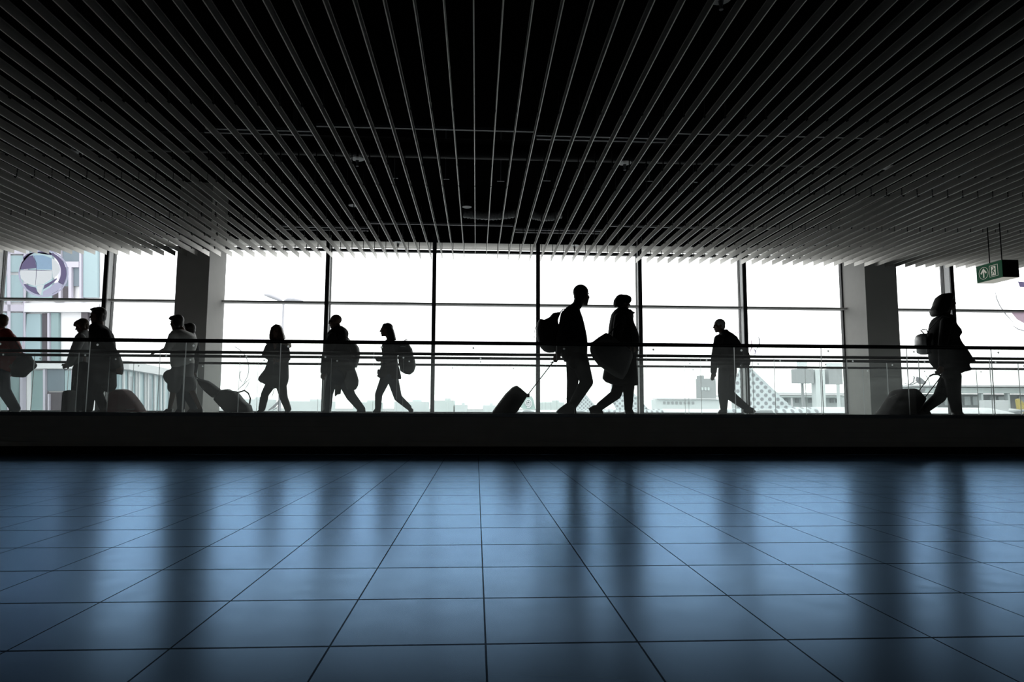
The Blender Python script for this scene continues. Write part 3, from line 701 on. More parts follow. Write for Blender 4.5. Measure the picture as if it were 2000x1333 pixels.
t = thing_at(g, 'shoulder_bag', 350, 935, -.2, 'grey bundled bag at the front hip of the man in shorts', 'bag')
pill_part(g, t, 'bag_body', [(276, 830), (290, 782), (330, 752), (400, 740), (425, 840), (400, 920), (352, 935), (302, 892)], .09, 'pale', .17, 30)
strap(g, t, [(380, 750, .2), (420, 600, .22), (500, 330, .2)], .010)
g2 = Fig(275, 605, .15754, 13.1)
arms = [((668, 390), (692, 590), (668, 780), (-20, 40), (-.16, -.2, -.18), .8), ((620, 390), (600, 560), (560, 680), (-30, 20), (.16, .2, .18), .6)]
legs = [((600, 790), (500, 1010), (500, 1225), (455, 1285), .08, (75, 58, 44)), ((610, 790), (585, 1060), (655, 1225), (640, 1285), -.08, (72, 56, 40))]
root, P, f, s_, u, H_ = person(g2, 'dark-haired person mostly hidden behind the man in shorts, pulling stacked luggage', (595, 255), 165, 165, -4, (620, 340), (630, 385), (610, 740), arms, legs)
hair_cap(P, f, s_, u, H_, root, 'hair_dark', 1.02, .12, -0.11)
pill_part(g2, root, 'hair', [(535, 190), (560, 172), (600, 180), (635, 215), (662, 270), (688, 335), (640, 362), (590, 350), (575, 300), (570, 250), (545, 225)], .09, 'hair_dark', 0, 22)
s = Shape(); g2.rows(s, [(345, 580, 670, .08), (370, 560, 690, .15), (410, 552, 700, .18), (500, 560, 690, .17), (600, 560, 680, .16), (720, 555, 690, .17), (790, 550, 690, .16)])
for a in arms: sleeve(g2, s, a, (44, 36, 28))
s.finish('top', PM['charcoal'], root, .011, 3, .5)
leg_cloth(g2, legs, Shape().cap(g2.w(605, 780, -.07), g2.r(80), g2.w(605, 780, .07), g2.r(80))).finish('trousers', PM['denim'], root, .011, 3, .5)
shoe(g2, root, [(460, 1220), (545, 1225), (545, 1300), (410, 1300), (415, 1275)], .08)
shoe(g2, root, [(610, 1222), (695, 1222), (700, 1300), (560, 1300), (566, 1275)], -.08)
t = thing_at(g2, 'rolling_suitcase', 1150, 1290, -.2, 'black case with round loop handle trailing by the column, under a soft bag', 'suitcase', 'cases pulled by the walkers')
pill_part(g2, t, 'case_body', [(905, 1098), (1000, 995), (1045, 990), (1080, 985), (1110, 1002), (1180, 1010), (1215, 1045), (1300, 1140), (1372, 1182), (1392, 1250), (1390, 1300), (1090, 1300), (1040, 1258), (905, 1125)], .17, 'case', -.18, 18)
strap(g2, t, [(1190, 1032, -.18), (1230, 1022, -.18), (1285, 1004, -.18), (1335, 1040, -.18), (1358, 1100, -.18), (1350, 1170, -.18)], .015, 'carry_handle', 'case', 1)
for d in (-.26, -.10): strap(g2, t, [(1000, 1040, d), (850, 930, d), (660, 822, d)], .008, 'handle_rod', 'shoe', 1)
strap(g2, t, [(660, 822, -.28), (660, 822, -.08)], .013, 'handle_grip', 'shoe', 1)
for d in (-.3, -.06):
    p = g2.w(1385, 1280, d); p.z = ZG+.03
    MB().tube([p-Vector((0, .012, 0)), p+Vector((0, .012, 0))], .028, 14).build('wheel', PM['shoe'], t)
t = thing_at(g2, 'soft_bag', 850, 1000, -.2, 'long soft dark bag laid over the case handle behind the man in shorts', 'bag')
pill_part(g2, t, 'bag_body', [(692, 862), (742, 862), (830, 882), (900, 922), (1000, 992), (1000, 1060), (905, 1096), (800, 1018), (722, 932)], .14, 'charcoal', -.18, 26)
strap(g2, t, [(700, 868, -.24), (680, 850, -.24), (655, 826, -.22)], .007)

# ---- group at the far left
g = Fig(0, 595, .16502, 12.4)
arms = [((70, 345), (190, 515), (160, 690), (-20, 40), (-.2, -.26, -.24), .7), ((0, 350), (-60, 540), (-80, 700), (-20, 40), (.2, .25, .24), .5)]
legs = [((20, 850), (48, 1020), (180, 1235), (150, 1285), -.09, (78, 64, 52)), ((0, 850), (-75, 1050), (-110, 1235), (-160, 1285), .09, (76, 60, 46))]
root, P, f, s_, u, H_ = person(g, 'brown-haired person in a red jacket cut by the picture edge, dark bag at the hip', (-2, 205), 166, 182, 0, (15, 290), (20, 340), (20, 800), arms, legs)
hair_cap(P, f, s_, u, H_, root, 'hair_brown', 1.02, .12, -0.12)
pill_part(g, root, 'hair', [(-70, 150), (-20, 124), (20, 128), (50, 155), (70, 195), (62, 250), (45, 284), (0, 286), (-10, 240), (-30, 190), (-65, 180)], .095, 'hair_brown', 0, 24)
s = Shape(); g.rows(s, [(280, -30, 62, .09), (310, -60, 120, .16), (345, -85, 170, .20), (400, -95, 215, .21), (450, -100, 236, .20), (510, -100, 258, .195), (570, -100, 262, .19), (640, -100, 258, .19), (720, -95, 240, .19), (790, -80, 200, .18), (850, -60, 130, .17)])
for a in arms: sleeve(g, s, a, (62, 52, 40))
s.finish('jacket', PM['maroon'], root, .012, 3, .5)
leg_cloth(g, legs, Shape().cap(g.w(15, 820, -.08), g.r(92), g.w(15, 820, .08), g.r(92))).finish('trousers', PM['denim'], root, .012, 3, .5)
shoe(g, root, [(120, 1235), (235, 1225), (245, 1300), (70, 1300), (80, 1275)], -.09)
shoe(g, root, [(-140, 1235), (-60, 1230), (-60, 1300), (-210, 1300), (-200, 1275)], .09)
t = thing_at(g, 'shoulder_bag', 250, 865, -.3, 'black slouching bag behind the person in the red jacket', 'bag')
pill_part(g, t, 'bag_body', [(200, 640), (262, 575), (300, 578), (355, 585), (385, 640), (443, 715), (430, 748), (340, 812), (280, 866), (145, 862), (125, 800), (150, 700)], .09, 'case', -.31, 28)
strap(g, t, [(270, 580, -.31), (200, 460, -.29), (90, 318, -.22), (40, 300, -.05)], .012)

g = Fig(0, 595, .16502, 12.9)
arms = [((950, 400), (880, 560), (822, 712), (-45, 15), (-.19, -.24, -.2), .5), ((980, 400), (930, 560), (850, 700), (-45, 15), (.19, .22, .16), .5)]
legs = [((950, 770), (915, 1010), (920, 1230), (870, 1285), -.08, (80, 62, 46)), ((990, 770), (1010, 1010), (1020, 1230), (980, 1285), .08, (78, 60, 46))]
root, P, f, s_, u, H_ = person(g, 'person with tousled hair and pale shirt looking down, half hidden by the man in black', (968, 258), 164, 182, -18, (1000, 330), (995, 375), (980, 740), arms, legs)
hair_cap(P, f, s_, u, H_, root, 'hair_brown', 1.02, .12, -0.12)
pill_part(g, root, 'hair', [(871, 266), (884, 212), (930, 184), (970, 178), (1030, 200), (1062, 240), (1050, 290), (1005, 312), (965, 300), (945, 270), (915, 262)], .10, 'hair_brown', 0, 24)
s = Shape(); g.rows(s, [(308, 980, 1055, .08), (340, 940, 1075, .15), (380, 914, 1085, .19), (430, 895, 1085, .195), (480, 880, 1080, .19), (540, 875, 1075, .18), (600, 875, 1070, .175), (660, 880, 1068, .175), (720, 888, 1066, .175), (765, 890, 1064, .17)])
sleeve(g, s, arms[0], (56, 48, 40)); sleeve(g, s, arms[1], (54, 46, 38))
s.finish('shirt', PM['pale'], root, .011, 3, .5)
leg_cloth(g, legs, Shape().cap(g.w(975, 760, -.08), g.r(88), g.w(975, 760, .08), g.r(88))).finish('trousers', PM['black'], root, .012, 3, .5)
shoe(g, root, [(875, 1230), (965, 1230), (965, 1300), (820, 1300), (828, 1275)], -.08)
shoe(g, root, [(975, 1230), (1062, 1230), (1062, 1300), (925, 1300), (930, 1275)], .08)
t = thing_at(g, 'rolling_suitcase', 800, 1290, -.45, 'upright black case in front of the person looking down', 'suitcase', 'cases pulled by the walkers')
pill_part(g, t, 'case_body', [(742, 1290), (748, 1135), (762, 1060), (782, 1022), (860, 1014), (885, 1018), (890, 1060), (890, 1290)], .15, 'case', -.45, 14)
strap(g, t, [(850, 1020, -.38), (880, 860, -.38)], .008, 'handle_rod', 'shoe', 1); strap(g, t, [(850, 1020, -.52), (880, 860, -.52)], .008, 'handle_rod', 'shoe', 1)
strap(g, t, [(880, 860, -.53), (880, 860, -.37)], .012, 'handle_grip', 'shoe', 1)
for d in (-.56, -.34):
    p = g.w(790, 1285, d); p.z = ZG+.027
    MB().tube([p-Vector((0, .012, 0)), p+Vector((0, .012, 0))], .025, 14).build('wheel', PM['shoe'], t)

g = Fig(0, 595, .16502, 12.2)
arms = [((1235, 345), (1330, 560), (1395, 740), (10, 50), (-.2, -.26, -.25), .7), ((1180, 345), (1220, 580), (1190, 840), (-8, 50), (.2, .25, .2), .9)]
legs = [((1125, 850), (1062, 1040), (1050, 1232), (1000, 1285), -.09, (88, 56, 46)), ((1215, 860), (1150, 1050), (1232, 1225), (1215, 1285), .09, (92, 58, 48))]
root, P, f, s_, u, H_ = person(g, 'tall man in black jacket with swept fringe pulling a maroon case', (1152, 133), 190, 181, -2, (1175, 225), (1195, 300), (1190, 790), arms, legs)
hair_cap(P, f, s_, u, H_, root, 'hair_dark', 1.02, .12, -0.12)
pill_part(g, root, 'hair', [(1064, 58), (1130, 35), (1195, 40), (1245, 65), (1266, 115), (1248, 180), (1215, 216), (1180, 205), (1165, 150), (1140, 112), (1110, 92), (1080, 82)], .10, 'hair_dark', 0, 24)
s = Shape(); g.rows(s, [(215, 1110, 1205, .09), (245, 1072, 1245, .15), (275, 1058, 1285, .19), (310, 1055, 1318, .21), (350, 1055, 1342, .21), (400, 1055, 1358, .20), (460, 1056, 1366, .195), (520, 1060, 1370, .19), (580, 1060, 1368, .185), (640, 1060, 1366, .185), (720, 1060, 1368, .185), (800, 1062, 1374, .18), (850, 1072, 1372, .17), (880, 1090, 1365, .16)])
for a in arms: sleeve(g, s, a, (60, 50, 38))
s.finish('jacket', PM['black'], root, .012, 3, .5)
leg_cloth(g, legs, Shape().cap(g.w(1190, 850, -.08), g.r(112), g.w(1200, 850, .08), g.r(112)).cap(g.w(1270, 840, .05), g.r(95), g.w(1290, 960, .05), g.r(80))).finish('trousers', PM['black'], root, .012, 3, .5)
shoe(g, root, [(1005, 1232), (1092, 1230), (1092, 1300), (950, 1300), (958, 1275)], -.09)
shoe(g, root, [(1190, 1230), (1280, 1225), (1285, 1300), (1130, 1300), (1140, 1275)], .09)
t = thing_at(g, 'shoulder_bag', 1400, 830, -.1, 'dark bag hanging behind the tall man in the black jacket', 'bag')
pill_part(g, t, 'bag_body', [(1350, 560), (1375, 535), (1415, 612), (1450, 690), (1461, 760), (1450, 815), (1385, 830), (1345, 800)], .10, 'case', .12, 22)
strap(g, t, [(1370, 545, .12), (1320, 400, .2), (1220, 262, .17), (1140, 280, 0)], .011)
t = thing_at(g, 'rolling_suitcase', 1500, 1290, .15, 'maroon rounded case pulled by the tall man in black', 'suitcase', 'cases pulled by the walkers')
pill_part(g, t, 'case_body', [(1262, 1280), (1280, 1100), (1300, 1045), (1345, 1010), (1410, 1004), (1482, 1003), (1530, 1024), (1600, 1088), (1680, 1180), (1725, 1250), (1738, 1300), (1275, 1300)], .17, 'redcase', .2, 18)
for d in (.12, .28): strap(g, t, [(1310, 1075, d), (1188, 905, d)], .008, 'handle_rod', 'silver', 1)
strap(g, t, [(1188, 905, .10), (1188, 905, .30)], .013, 'handle_grip', 'shoe', 1)
strap(g, t, [(1500, 1245, .03), (1595, 1240, .03)], .008, 'side_handle', 'silver', .5)
for d in (.07, .33):
    p = g.w(1690, 1285, d); p.z = ZG+.03
    MB().tube([p-Vector((0, .012, 0)), p+Vector((0, .012, 0))], .028, 14).build('wheel', PM['shoe'], t)
# ------------------------------------------------------------------ outside: apron, buildings, aircraft
ZGR = -6.2
OM = dict(
    apron=mat('apron_concrete', (.34, .355, .36), .9, noise=.06, scale=.2, spec=0),
    pale=mat('panel_white', (.60, .60, .62), .7, noise=.03, scale=.5, spec=.1),
    lilac=mat('frame_lilac', (.42, .40, .47), .6, noise=.03, scale=.5),
    cyan=mat('facade_glass_cyan', (.27, .355, .385), .3, noise=.12, scale=.4, spec=.3),
    teal=mat('facade_glass_teal', (.20, .275, .285), .3, noise=.12, scale=.4, spec=.3),
    bluegrey=mat('facade_glass_grey', (.13, .16, .19), .3, noise=.15, scale=.6, spec=.3),
    dark=mat('facade_dark', (.055, .045, .055), .5, noise=.4, scale=2),
    haze=mat('far_grey_blue', (.58, .62, .63), .9, noise=.10, scale=.05, spec=0),  # hazy look of far buildings is put into this pale colour
    haze2=mat('far_green_grey', (.54, .59, .59), .9, noise=.15, scale=.05, spec=0),  # second far tone, paled the same way to look hazy
    block=mat('block_grey', (.33, .345, .355), .9, noise=.08, scale=.3, spec=0),
    fuse=mat('aircraft_white', (.62, .64, .66), .4, noise=.02, scale=.2),
    tealfin=mat('fin_green', (.36, .46, .44), .5, noise=.04),
    yellow=mat('fin_yellow', (.52, .42, .12), .5, noise=.05),
    lamp=mat('lamp_grey', (.33, .33, .36), .6, noise=.05),
)
def dots_mat():
    m, nt, out = nmat('polka_dot_livery'); N = nt.nodes.new; L = nt.links.new
    tc = N('ShaderNodeTexCoord'); sep = N('ShaderNodeSeparateXYZ'); L(tc.outputs['Object'], sep.inputs[0])
    def ma(op, a, b=None):
        n = N('ShaderNodeMath'); n.operation = op
        for i, v in enumerate((a, b)):
            if v is None: continue
            if isinstance(v, (int, float)): n.inputs[i].default_value = v
            else: L(v, n.inputs[i])
        return n.outputs[0]
    p = .98
    u = ma('DIVIDE', ma('ADD', sep.outputs[0], sep.outputs[2]), p); v = ma('DIVIDE', ma('SUBTRACT', sep.outputs[0], sep.outputs[2]), p)
    fu = ma('SUBTRACT', ma('FRACT', u), .5); fv = ma('SUBTRACT', ma('FRACT', v), .5)
    d = ma('SQRT', ma('ADD', ma('MULTIPLY', fu, fu), ma('MULTIPLY', fv, fv)))
    k = ma('LESS_THAN', d, .33)
    mx = N('ShaderNodeMix'); mx.data_type = 'RGBA'; L(k, mx.inputs[0]); mx.inputs[6].default_value = (.50, .55, .57, 1); mx.inputs[7].default_value = (.22, .23, .25, 1)
    b = N('ShaderNodeBsdfPrincipled'); b.inputs['Roughness'].default_value = .5; L(mx.outputs[2], b.inputs['Base Color']); L(b.outputs[0], out.inputs[0])
    return m
OM['dots'] = dots_mat()
struct(MB().box(-900, 900, YW+1.2, 2200, ZGR-.5, ZGR).build('ground', OM['apron']), 'pale airport apron outside the windows', 'ground')

def hit(px, py, A, B):
    """photo pixel onto the upright wall plane through A and B (x, y)"""
    d = _fw*F + _r2*(px-1000) - _u2*(py-666.5)
    n = Vector((B[1]-A[1], -(B[0]-A[0]), 0)); t = (n.x*A[0]+n.y*A[1])/(n.x*d.x+n.y*d.y)
    return Vector((d.x*t, d.y*t, H+d.z*t))
def slab(m, A, B, x0, x1, y0, y1, off, th, mi=0, square=True):
    """panel on a wall plane, off = gap towards the viewer, th = thickness"""
    n = Vector((B[1]-A[1], -(B[0]-A[0]), 0)).normalized()
    if n.x*A[0]+n.y*A[1] > 0: n = -n
    c = [hit(x, y, A, B) for x, y in ((x0, y0), (x1, y0), (x1, y1), (x0, y1))]
    f = [p+n*(off+th) for p in c]; b = [p+n*off for p in c]
    m.add(f+b, [(0, 1, 2, 3), (7, 6, 5, 4), (0, 4, 5, 1), (1, 5, 6, 2), (2, 6, 7, 3), (3, 7, 4, 0)], mi); return m
def panel(parent, name, mt, A, B, rects, off=.02, th=.12):
    for r in rects:
        slab(MB(), A, B, *r, off, th).build(name, OM[mt], parent)
def P2(px, Y): v = at(px, 700, Y); return (v.x, Y)
def wallbox(parent, name, mt, A, B, ztop, depth=2):
    a, b = Vector((*A, 0)), Vector((*B, 0)); n = Vector((B[1]-A[1], -(B[0]-A[0]), 0)).normalized()
    if n.x*A[0]+n.y*A[1] < 0: n = -n
    q = [a, b, b+n*depth, a+n*depth]
    m = MB(); m.add([(p.x, p.y, ZGR) for p in q]+[(p.x, p.y, ztop) for p in q], [(0, 1, 5, 4), (1, 2, 6, 5), (2, 3, 7, 6), (3, 0, 4, 7), (4, 5, 6, 7), (3, 2, 1, 0)])
    return m.build(name, OM[mt], parent)
# near glass building, two facades meeting in an inner corner
K = P2(47, 40); A0 = P2(-160, 36.2); B1 = P2(197, 37.7)
bld = tag(empty('glass_building', (K[0], K[1], ZGR)), 'near building with pale cyan glass and white panels outside the left windows', 'building')
wallbox(bld, 'wall', 'pale', A0, K, 11.5); wallbox(bld, 'wall', 'pale', K, B1, 11.5, .4)
panel(bld, 'window', 'cyan', A0, K, [(-60, 11, 445, 528), (-60, 11, 540, 590), (18, 43, 500, 532), (18, 43, 538, 590), (18, 43, 612, 700), (-60, 11, 612, 700)])
panel(bld, 'window', 'teal', A0, K, [(-60, 11, 722, 812), (18, 36, 722, 812)])
panel(bld, 'window', 'bluegrey', A0, K, [(39, 47, 748, 812)])
panel(bld, 'frame', 'lilac', A0, K, [(11.5, 17.5, 440, 812), (43.2, 47, 440, 740), (-60, 43, 482, 497), (-60, 43, 596, 609)], .02, .2)
panel(bld, 'window', 'cyan', K, B1, [(53, 106, 440, 584), (54, 84, 614, 708), (131, 146, 724, 812), (167, 195, 470, 582)])
panel(bld, 'window', 'teal', K, B1, [(104, 119, 612, 708), (66, 91, 724, 812)])
panel(bld, 'window', 'dark', K, B1, [(108, 121, 565, 590), (87, 100, 613, 708), (163, 176, 608, 628), (128, 139, 562, 584)])
panel(bld, 'window', 'bluegrey', K, B1, [(127, 162, 440, 560), (97, 130, 722, 764)])
panel(bld, 'door', 'dark', K, B1, [(97, 125, 767, 812)])
panel(bld, 'frame', 'lilac', K, B1, [(47, 52, 440, 812), (122, 126.5, 440, 590), (162.5, 166, 440, 590), (100.5, 103.5, 613, 708), (92, 96, 722, 812), (101, 104, 770, 812), (147, 151, 724, 812)], .02, .22)
panel(bld, 'spandrel', 'pale', K, B1, [(52, 195, 594, 611), (52, 195, 709, 721)], .02, .3)
panel(bld, 'beam', 'lilac', K, B1, [(134, 162, 513, 524), (142, 148, 524, 584)], .14, .12)
# low ribbed building running away behind it
A2, B2 = P2(236, 44), P2(346, 58)
lb = tag(empty('low_building', (A2[0], A2[1], ZGR)), 'low pale ribbed building running away beyond the glass building', 'building')
wallbox(lb, 'wall', 'cyan', A2, B2, hit(240, 712, A2, B2).z, 2)
panel(lb, 'rib', 'pale', A2, B2, [(x, x+1.6, 726, 812) for x in (238, 249, 263, 268, 281, 286, 299, 311, 318, 329, 340)], .02, .1)
panel(lb, 'window', 'bluegrey', A2, B2, [(252, 257, 736, 800), (288, 294, 740, 800)], .02, .06)
a_, b_ = Vector((*A2, 0)), Vector((*B2, 0))
zt_ = hit(240, 709, A2, B2).z
m = MB(); n_ = Vector((B2[1]-A2[1], -(B2[0]-A2[0]), 0)).normalized(); n_ = n_ if n_.x*A2[0]+n_.y*A2[1] < 0 else -n_
q = [a_+n_*.5, b_+n_*.5, b_-n_*2.3, a_-n_*2.3]
m.add([(p.x, p.y, zt_-.45) for p in q]+[(p.x, p.y, zt_+.12) for p in q], [(0, 1, 5, 4), (1, 2, 6, 5), (2, 3, 7, 6), (3, 0, 4, 7), (4, 5, 6, 7), (3, 2, 1, 0)])
m.build('roof', OM['pale'], lb)
# twin-headed apron lamp
p = at(553.5, 600, 60); lp = tag(empty('floodlight_mast', (p.x, 60, ZGR)), 'grey twin-headed floodlight mast beyond the window above the long-haired person', 'lamp post')
MB().tube([(p.x, 60, ZGR), (p.x, 60, at(553, 588, 60).z)], [.17, .10], 12).build('pole', OM['lamp'], lp, True)
for pts, rr in (([(553, 589), (545, 585.5), (530, 579), (517, 576)], [.07, .26, .36, .16]), ([(555, 588), (562, 586), (575, 586), (592, 588.5)], [.10, .30, .30, .12])):
    MB().tube([at(x, y, 60) for x, y in pts], rr, 12, sq=.55).build('lamp_head', OM['lamp'], lp, True)
# far skyline
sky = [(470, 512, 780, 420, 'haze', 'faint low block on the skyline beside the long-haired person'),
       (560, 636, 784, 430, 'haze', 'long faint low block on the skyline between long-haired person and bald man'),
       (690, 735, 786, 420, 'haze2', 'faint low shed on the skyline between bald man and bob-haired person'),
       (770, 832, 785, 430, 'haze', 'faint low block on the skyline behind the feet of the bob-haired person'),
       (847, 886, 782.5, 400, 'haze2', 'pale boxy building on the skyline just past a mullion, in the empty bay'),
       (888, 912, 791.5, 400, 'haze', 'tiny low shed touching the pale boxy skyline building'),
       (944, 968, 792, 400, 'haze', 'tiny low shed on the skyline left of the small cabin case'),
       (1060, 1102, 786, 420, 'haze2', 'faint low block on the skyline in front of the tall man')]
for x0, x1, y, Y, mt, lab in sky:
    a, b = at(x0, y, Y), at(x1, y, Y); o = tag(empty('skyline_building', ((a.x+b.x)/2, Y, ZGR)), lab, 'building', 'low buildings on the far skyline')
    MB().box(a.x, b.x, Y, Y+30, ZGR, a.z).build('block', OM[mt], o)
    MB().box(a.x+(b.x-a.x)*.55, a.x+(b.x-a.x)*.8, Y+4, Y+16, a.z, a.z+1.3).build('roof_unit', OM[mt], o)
# terminal blocks
def blk(name, lab, cat, Y, parts):
    f0 = parts[0]; p = at((f0[2]+f0[3])/2, f0[5], Y); o = tag(empty(name, (p.x, Y, ZGR)), lab, cat)
    for nm, mt, x0, x1, y0, y1, off, dp in parts:
        a, b = at(x0, y0, Y+off), at(x1, y1, Y+off)
        MB().box(a.x, b.x, Y+off, Y+off+dp, max(ZGR, b.z) if y1 < 812 else ZGR, a.z).build(nm, OM[mt], o)
    return o
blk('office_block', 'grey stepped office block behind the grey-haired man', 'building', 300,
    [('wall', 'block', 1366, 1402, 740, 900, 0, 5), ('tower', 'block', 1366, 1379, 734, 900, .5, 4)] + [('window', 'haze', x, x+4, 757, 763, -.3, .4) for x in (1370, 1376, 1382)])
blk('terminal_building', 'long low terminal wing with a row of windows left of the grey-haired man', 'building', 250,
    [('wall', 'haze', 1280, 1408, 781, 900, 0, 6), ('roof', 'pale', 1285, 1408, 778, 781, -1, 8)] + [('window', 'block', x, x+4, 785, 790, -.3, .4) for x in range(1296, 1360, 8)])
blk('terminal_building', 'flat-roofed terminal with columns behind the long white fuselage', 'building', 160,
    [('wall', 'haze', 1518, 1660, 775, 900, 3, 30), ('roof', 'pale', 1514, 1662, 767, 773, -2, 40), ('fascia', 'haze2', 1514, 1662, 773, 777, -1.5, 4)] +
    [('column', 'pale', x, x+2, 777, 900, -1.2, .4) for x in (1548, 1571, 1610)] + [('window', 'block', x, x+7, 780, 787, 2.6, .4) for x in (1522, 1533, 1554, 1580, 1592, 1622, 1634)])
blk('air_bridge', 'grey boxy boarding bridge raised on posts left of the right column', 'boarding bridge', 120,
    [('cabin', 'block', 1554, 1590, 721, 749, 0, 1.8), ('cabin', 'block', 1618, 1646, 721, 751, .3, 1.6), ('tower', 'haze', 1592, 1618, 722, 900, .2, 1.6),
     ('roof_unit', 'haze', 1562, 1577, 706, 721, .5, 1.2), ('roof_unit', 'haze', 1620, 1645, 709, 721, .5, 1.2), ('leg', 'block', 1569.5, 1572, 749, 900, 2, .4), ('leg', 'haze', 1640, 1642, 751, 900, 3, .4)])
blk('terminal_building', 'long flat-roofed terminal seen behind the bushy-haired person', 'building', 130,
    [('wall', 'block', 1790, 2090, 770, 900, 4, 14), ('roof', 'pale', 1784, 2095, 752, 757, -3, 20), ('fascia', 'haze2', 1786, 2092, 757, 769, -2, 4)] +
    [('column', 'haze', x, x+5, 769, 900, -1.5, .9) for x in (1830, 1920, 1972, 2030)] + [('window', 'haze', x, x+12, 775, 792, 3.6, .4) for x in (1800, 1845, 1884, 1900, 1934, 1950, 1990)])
# aircraft
def loft_fuse(name, parent, mt, pts):
    """pts: (x, y, z, radius)"""
    m = MB(); m.tube([(a, b, c) for a, b, c, _ in pts], [r for *_, r in pts], 24); return m.build(name, mt, parent, True, org=Vector(pts[0][:3]))
def fin(name, parent, mt, poly, Y, th=.35):
    q = [at(x, y, Y) for x, y in poly]; c = sum(q, Vector())/len(q)
    m = MB(); N = len(q)
    m.add([p+Vector((0, -th*(.5 if i in (1, 2) else 1), 0)) for i, p in enumerate(q)]+[p+Vector((0, th*(.5 if i in (1, 2) else 1), 0)) for i, p in enumerate(q)],
          [tuple(range(N)), tuple(reversed(range(N, 2*N)))]+[(i, N+i, N+(i+1) % N, (i+1) % N) for i in range(N)])
    return m.build(name, mt, parent, org=c)
def jet(lab, Y, poly, x_tail, x_nose, ytop, finmat, mt='fuse', rad=2.0, rear=None):
    t = at(x_tail, ytop, Y); n = at(x_nose, ytop, Y); zc = at((x_tail+x_nose)/2, ytop, Y).z-rad
    o = tag(empty('airliner', ((t.x+n.x)/2, Y, ZGR)), lab, 'aeroplane')
    sg = 1 if n.x > t.x else -1; L = abs(n.x-t.x)
    pts = [(t.x, Y, zc+rad*.75, .15), (t.x+sg*L*.07, Y, zc+rad*.5, rad*.45), (t.x+sg*L*.18, Y, zc+rad*.15, rad*.85), (t.x+sg*L*.3, Y, zc, rad), (n.x-sg*L*.12, Y, zc, rad), (n.x-sg*L*.05, Y, zc-.15, rad*.8), (n.x-sg*L*.015, Y, zc-.4, rad*.45), (n.x, Y, zc-.55, .12)]
    if rear:
        loft_fuse('tail_cone', o, OM[rear], pts[:4]); loft_fuse('fuselage', o, OM[mt], pts[3:])
    else: loft_fuse('fuselage', o, OM[mt], pts)
    fin('tail_fin', o, OM[finmat], poly, Y)
    for s_ in (-1, 1):
        x = t.x+sg*L*.06; z = zc+rad*.55
        m = MB(); m.add([(x, Y+s_*.4, z), (x+sg*4, Y+s_*.8, z), (x+sg*1.6, Y+s_*5.4, z+.5), (x+sg*.3, Y+s_*5.4, z+.5), (x, Y+s_*.4, z+.25), (x+sg*4, Y+s_*.8, z+.25), (x+sg*1.6, Y+s_*5.4, z+.62), (x+sg*.3, Y+s_*5.4, z+.62)],
              [(0, 1, 2, 3), (7, 6, 5, 4), (0, 4, 5, 1), (1, 5, 6, 2), (2, 6, 7, 3), (3, 7, 4, 0)]); m.build('tailplane', OM[mt], o)
        xw = t.x+sg*L*.52
        m = MB(); m.add([(xw+sg*3, Y+s_*1.5, zc-1), (xw-sg*3, Y+s_*1.5, zc-1), (xw-sg*5.5, Y+s_*13, zc-.2), (xw-sg*4, Y+s_*13, zc-.2), (xw+sg*3, Y+s_*1.5, zc-.6), (xw-sg*3, Y+s_*1.5, zc-.6), (xw-sg*5.5, Y+s_*13, zc), (xw-sg*4, Y+s_*13, zc)],
              [(0, 1, 2, 3), (7, 6, 5, 4), (0, 4, 5, 1), (1, 5, 6, 2), (2, 6, 7, 3), (3, 7, 4, 0)]); m.build('wing', OM[mt], o)
        MB().tube([(xw+sg*2.5, Y+s_*5, zc-1.7), (xw-sg*1, Y+s_*5, zc-1.7)], [.85, .7], 16).build('engine', OM[mt], o, True)
    for xx in (t.x+sg*L*.5, n.x-sg*L*.1):
        MB().tube([(xx, Y, zc-rad+.2), (xx, Y, ZGR)], .14, 8).tube([(xx-.0, Y-.5, ZGR+.45), (xx, Y+.5, ZGR+.45)], .45, 14).build('landing_gear', OM['block'], o)
    return o
jet('white airliner with the largest polka dot tail, behind the legs of the grey-haired man', 80, [(1446, 806), (1428, 763), (1446, 716), (1461, 716), (1532, 784), (1556, 804)], 1408, 2000, 796, 'dots', rear='dots')
jet('airliner with polka dot tail showing between tall man and beret wearer', 168, [(1118, 803), (1106, 780), (1114, 747), (1123, 747), (1160, 790), (1172, 803)], 1098, 1420, 800, 'dots', rear='dots')
jet('airliner with polka dot tail showing behind the legs of the beret wearer', 124, [(1206, 803), (1191, 776), (1196, 737), (1207, 737), (1252, 784), (1268, 803)], 1184, 1540, 799.5, 'dots', rear='dots')
tj = jet('distant airliner whose green tail carries a pale spiral, right of the small cabin case', 215, [(1022, 800), (1016, 796), (1026, 777), (1038, 774), (1042, 781), (1046, 800)], 1012, 1140, 801, 'tealfin', rad=1.6)
sp = []
for i in range(40):
    t_ = i/39*2.3*2*PI; r_ = 1.5+8.0*i/39
    v = at(1031.5+r_*.75*math.cos(t_), 788+r_*.95*math.sin(t_), 214.3); sp.append(v)
MB().tube(sp, .22, 6).build('spiral_emblem', OM['pale'], tj)
jet('white airliner with a yellow tail at the right picture edge', 100, [(1990, 806), (1984, 781), (1989, 779), (2010, 800), (2026, 812)], 1996, 1880, 797, 'yellow', rad=1.6)

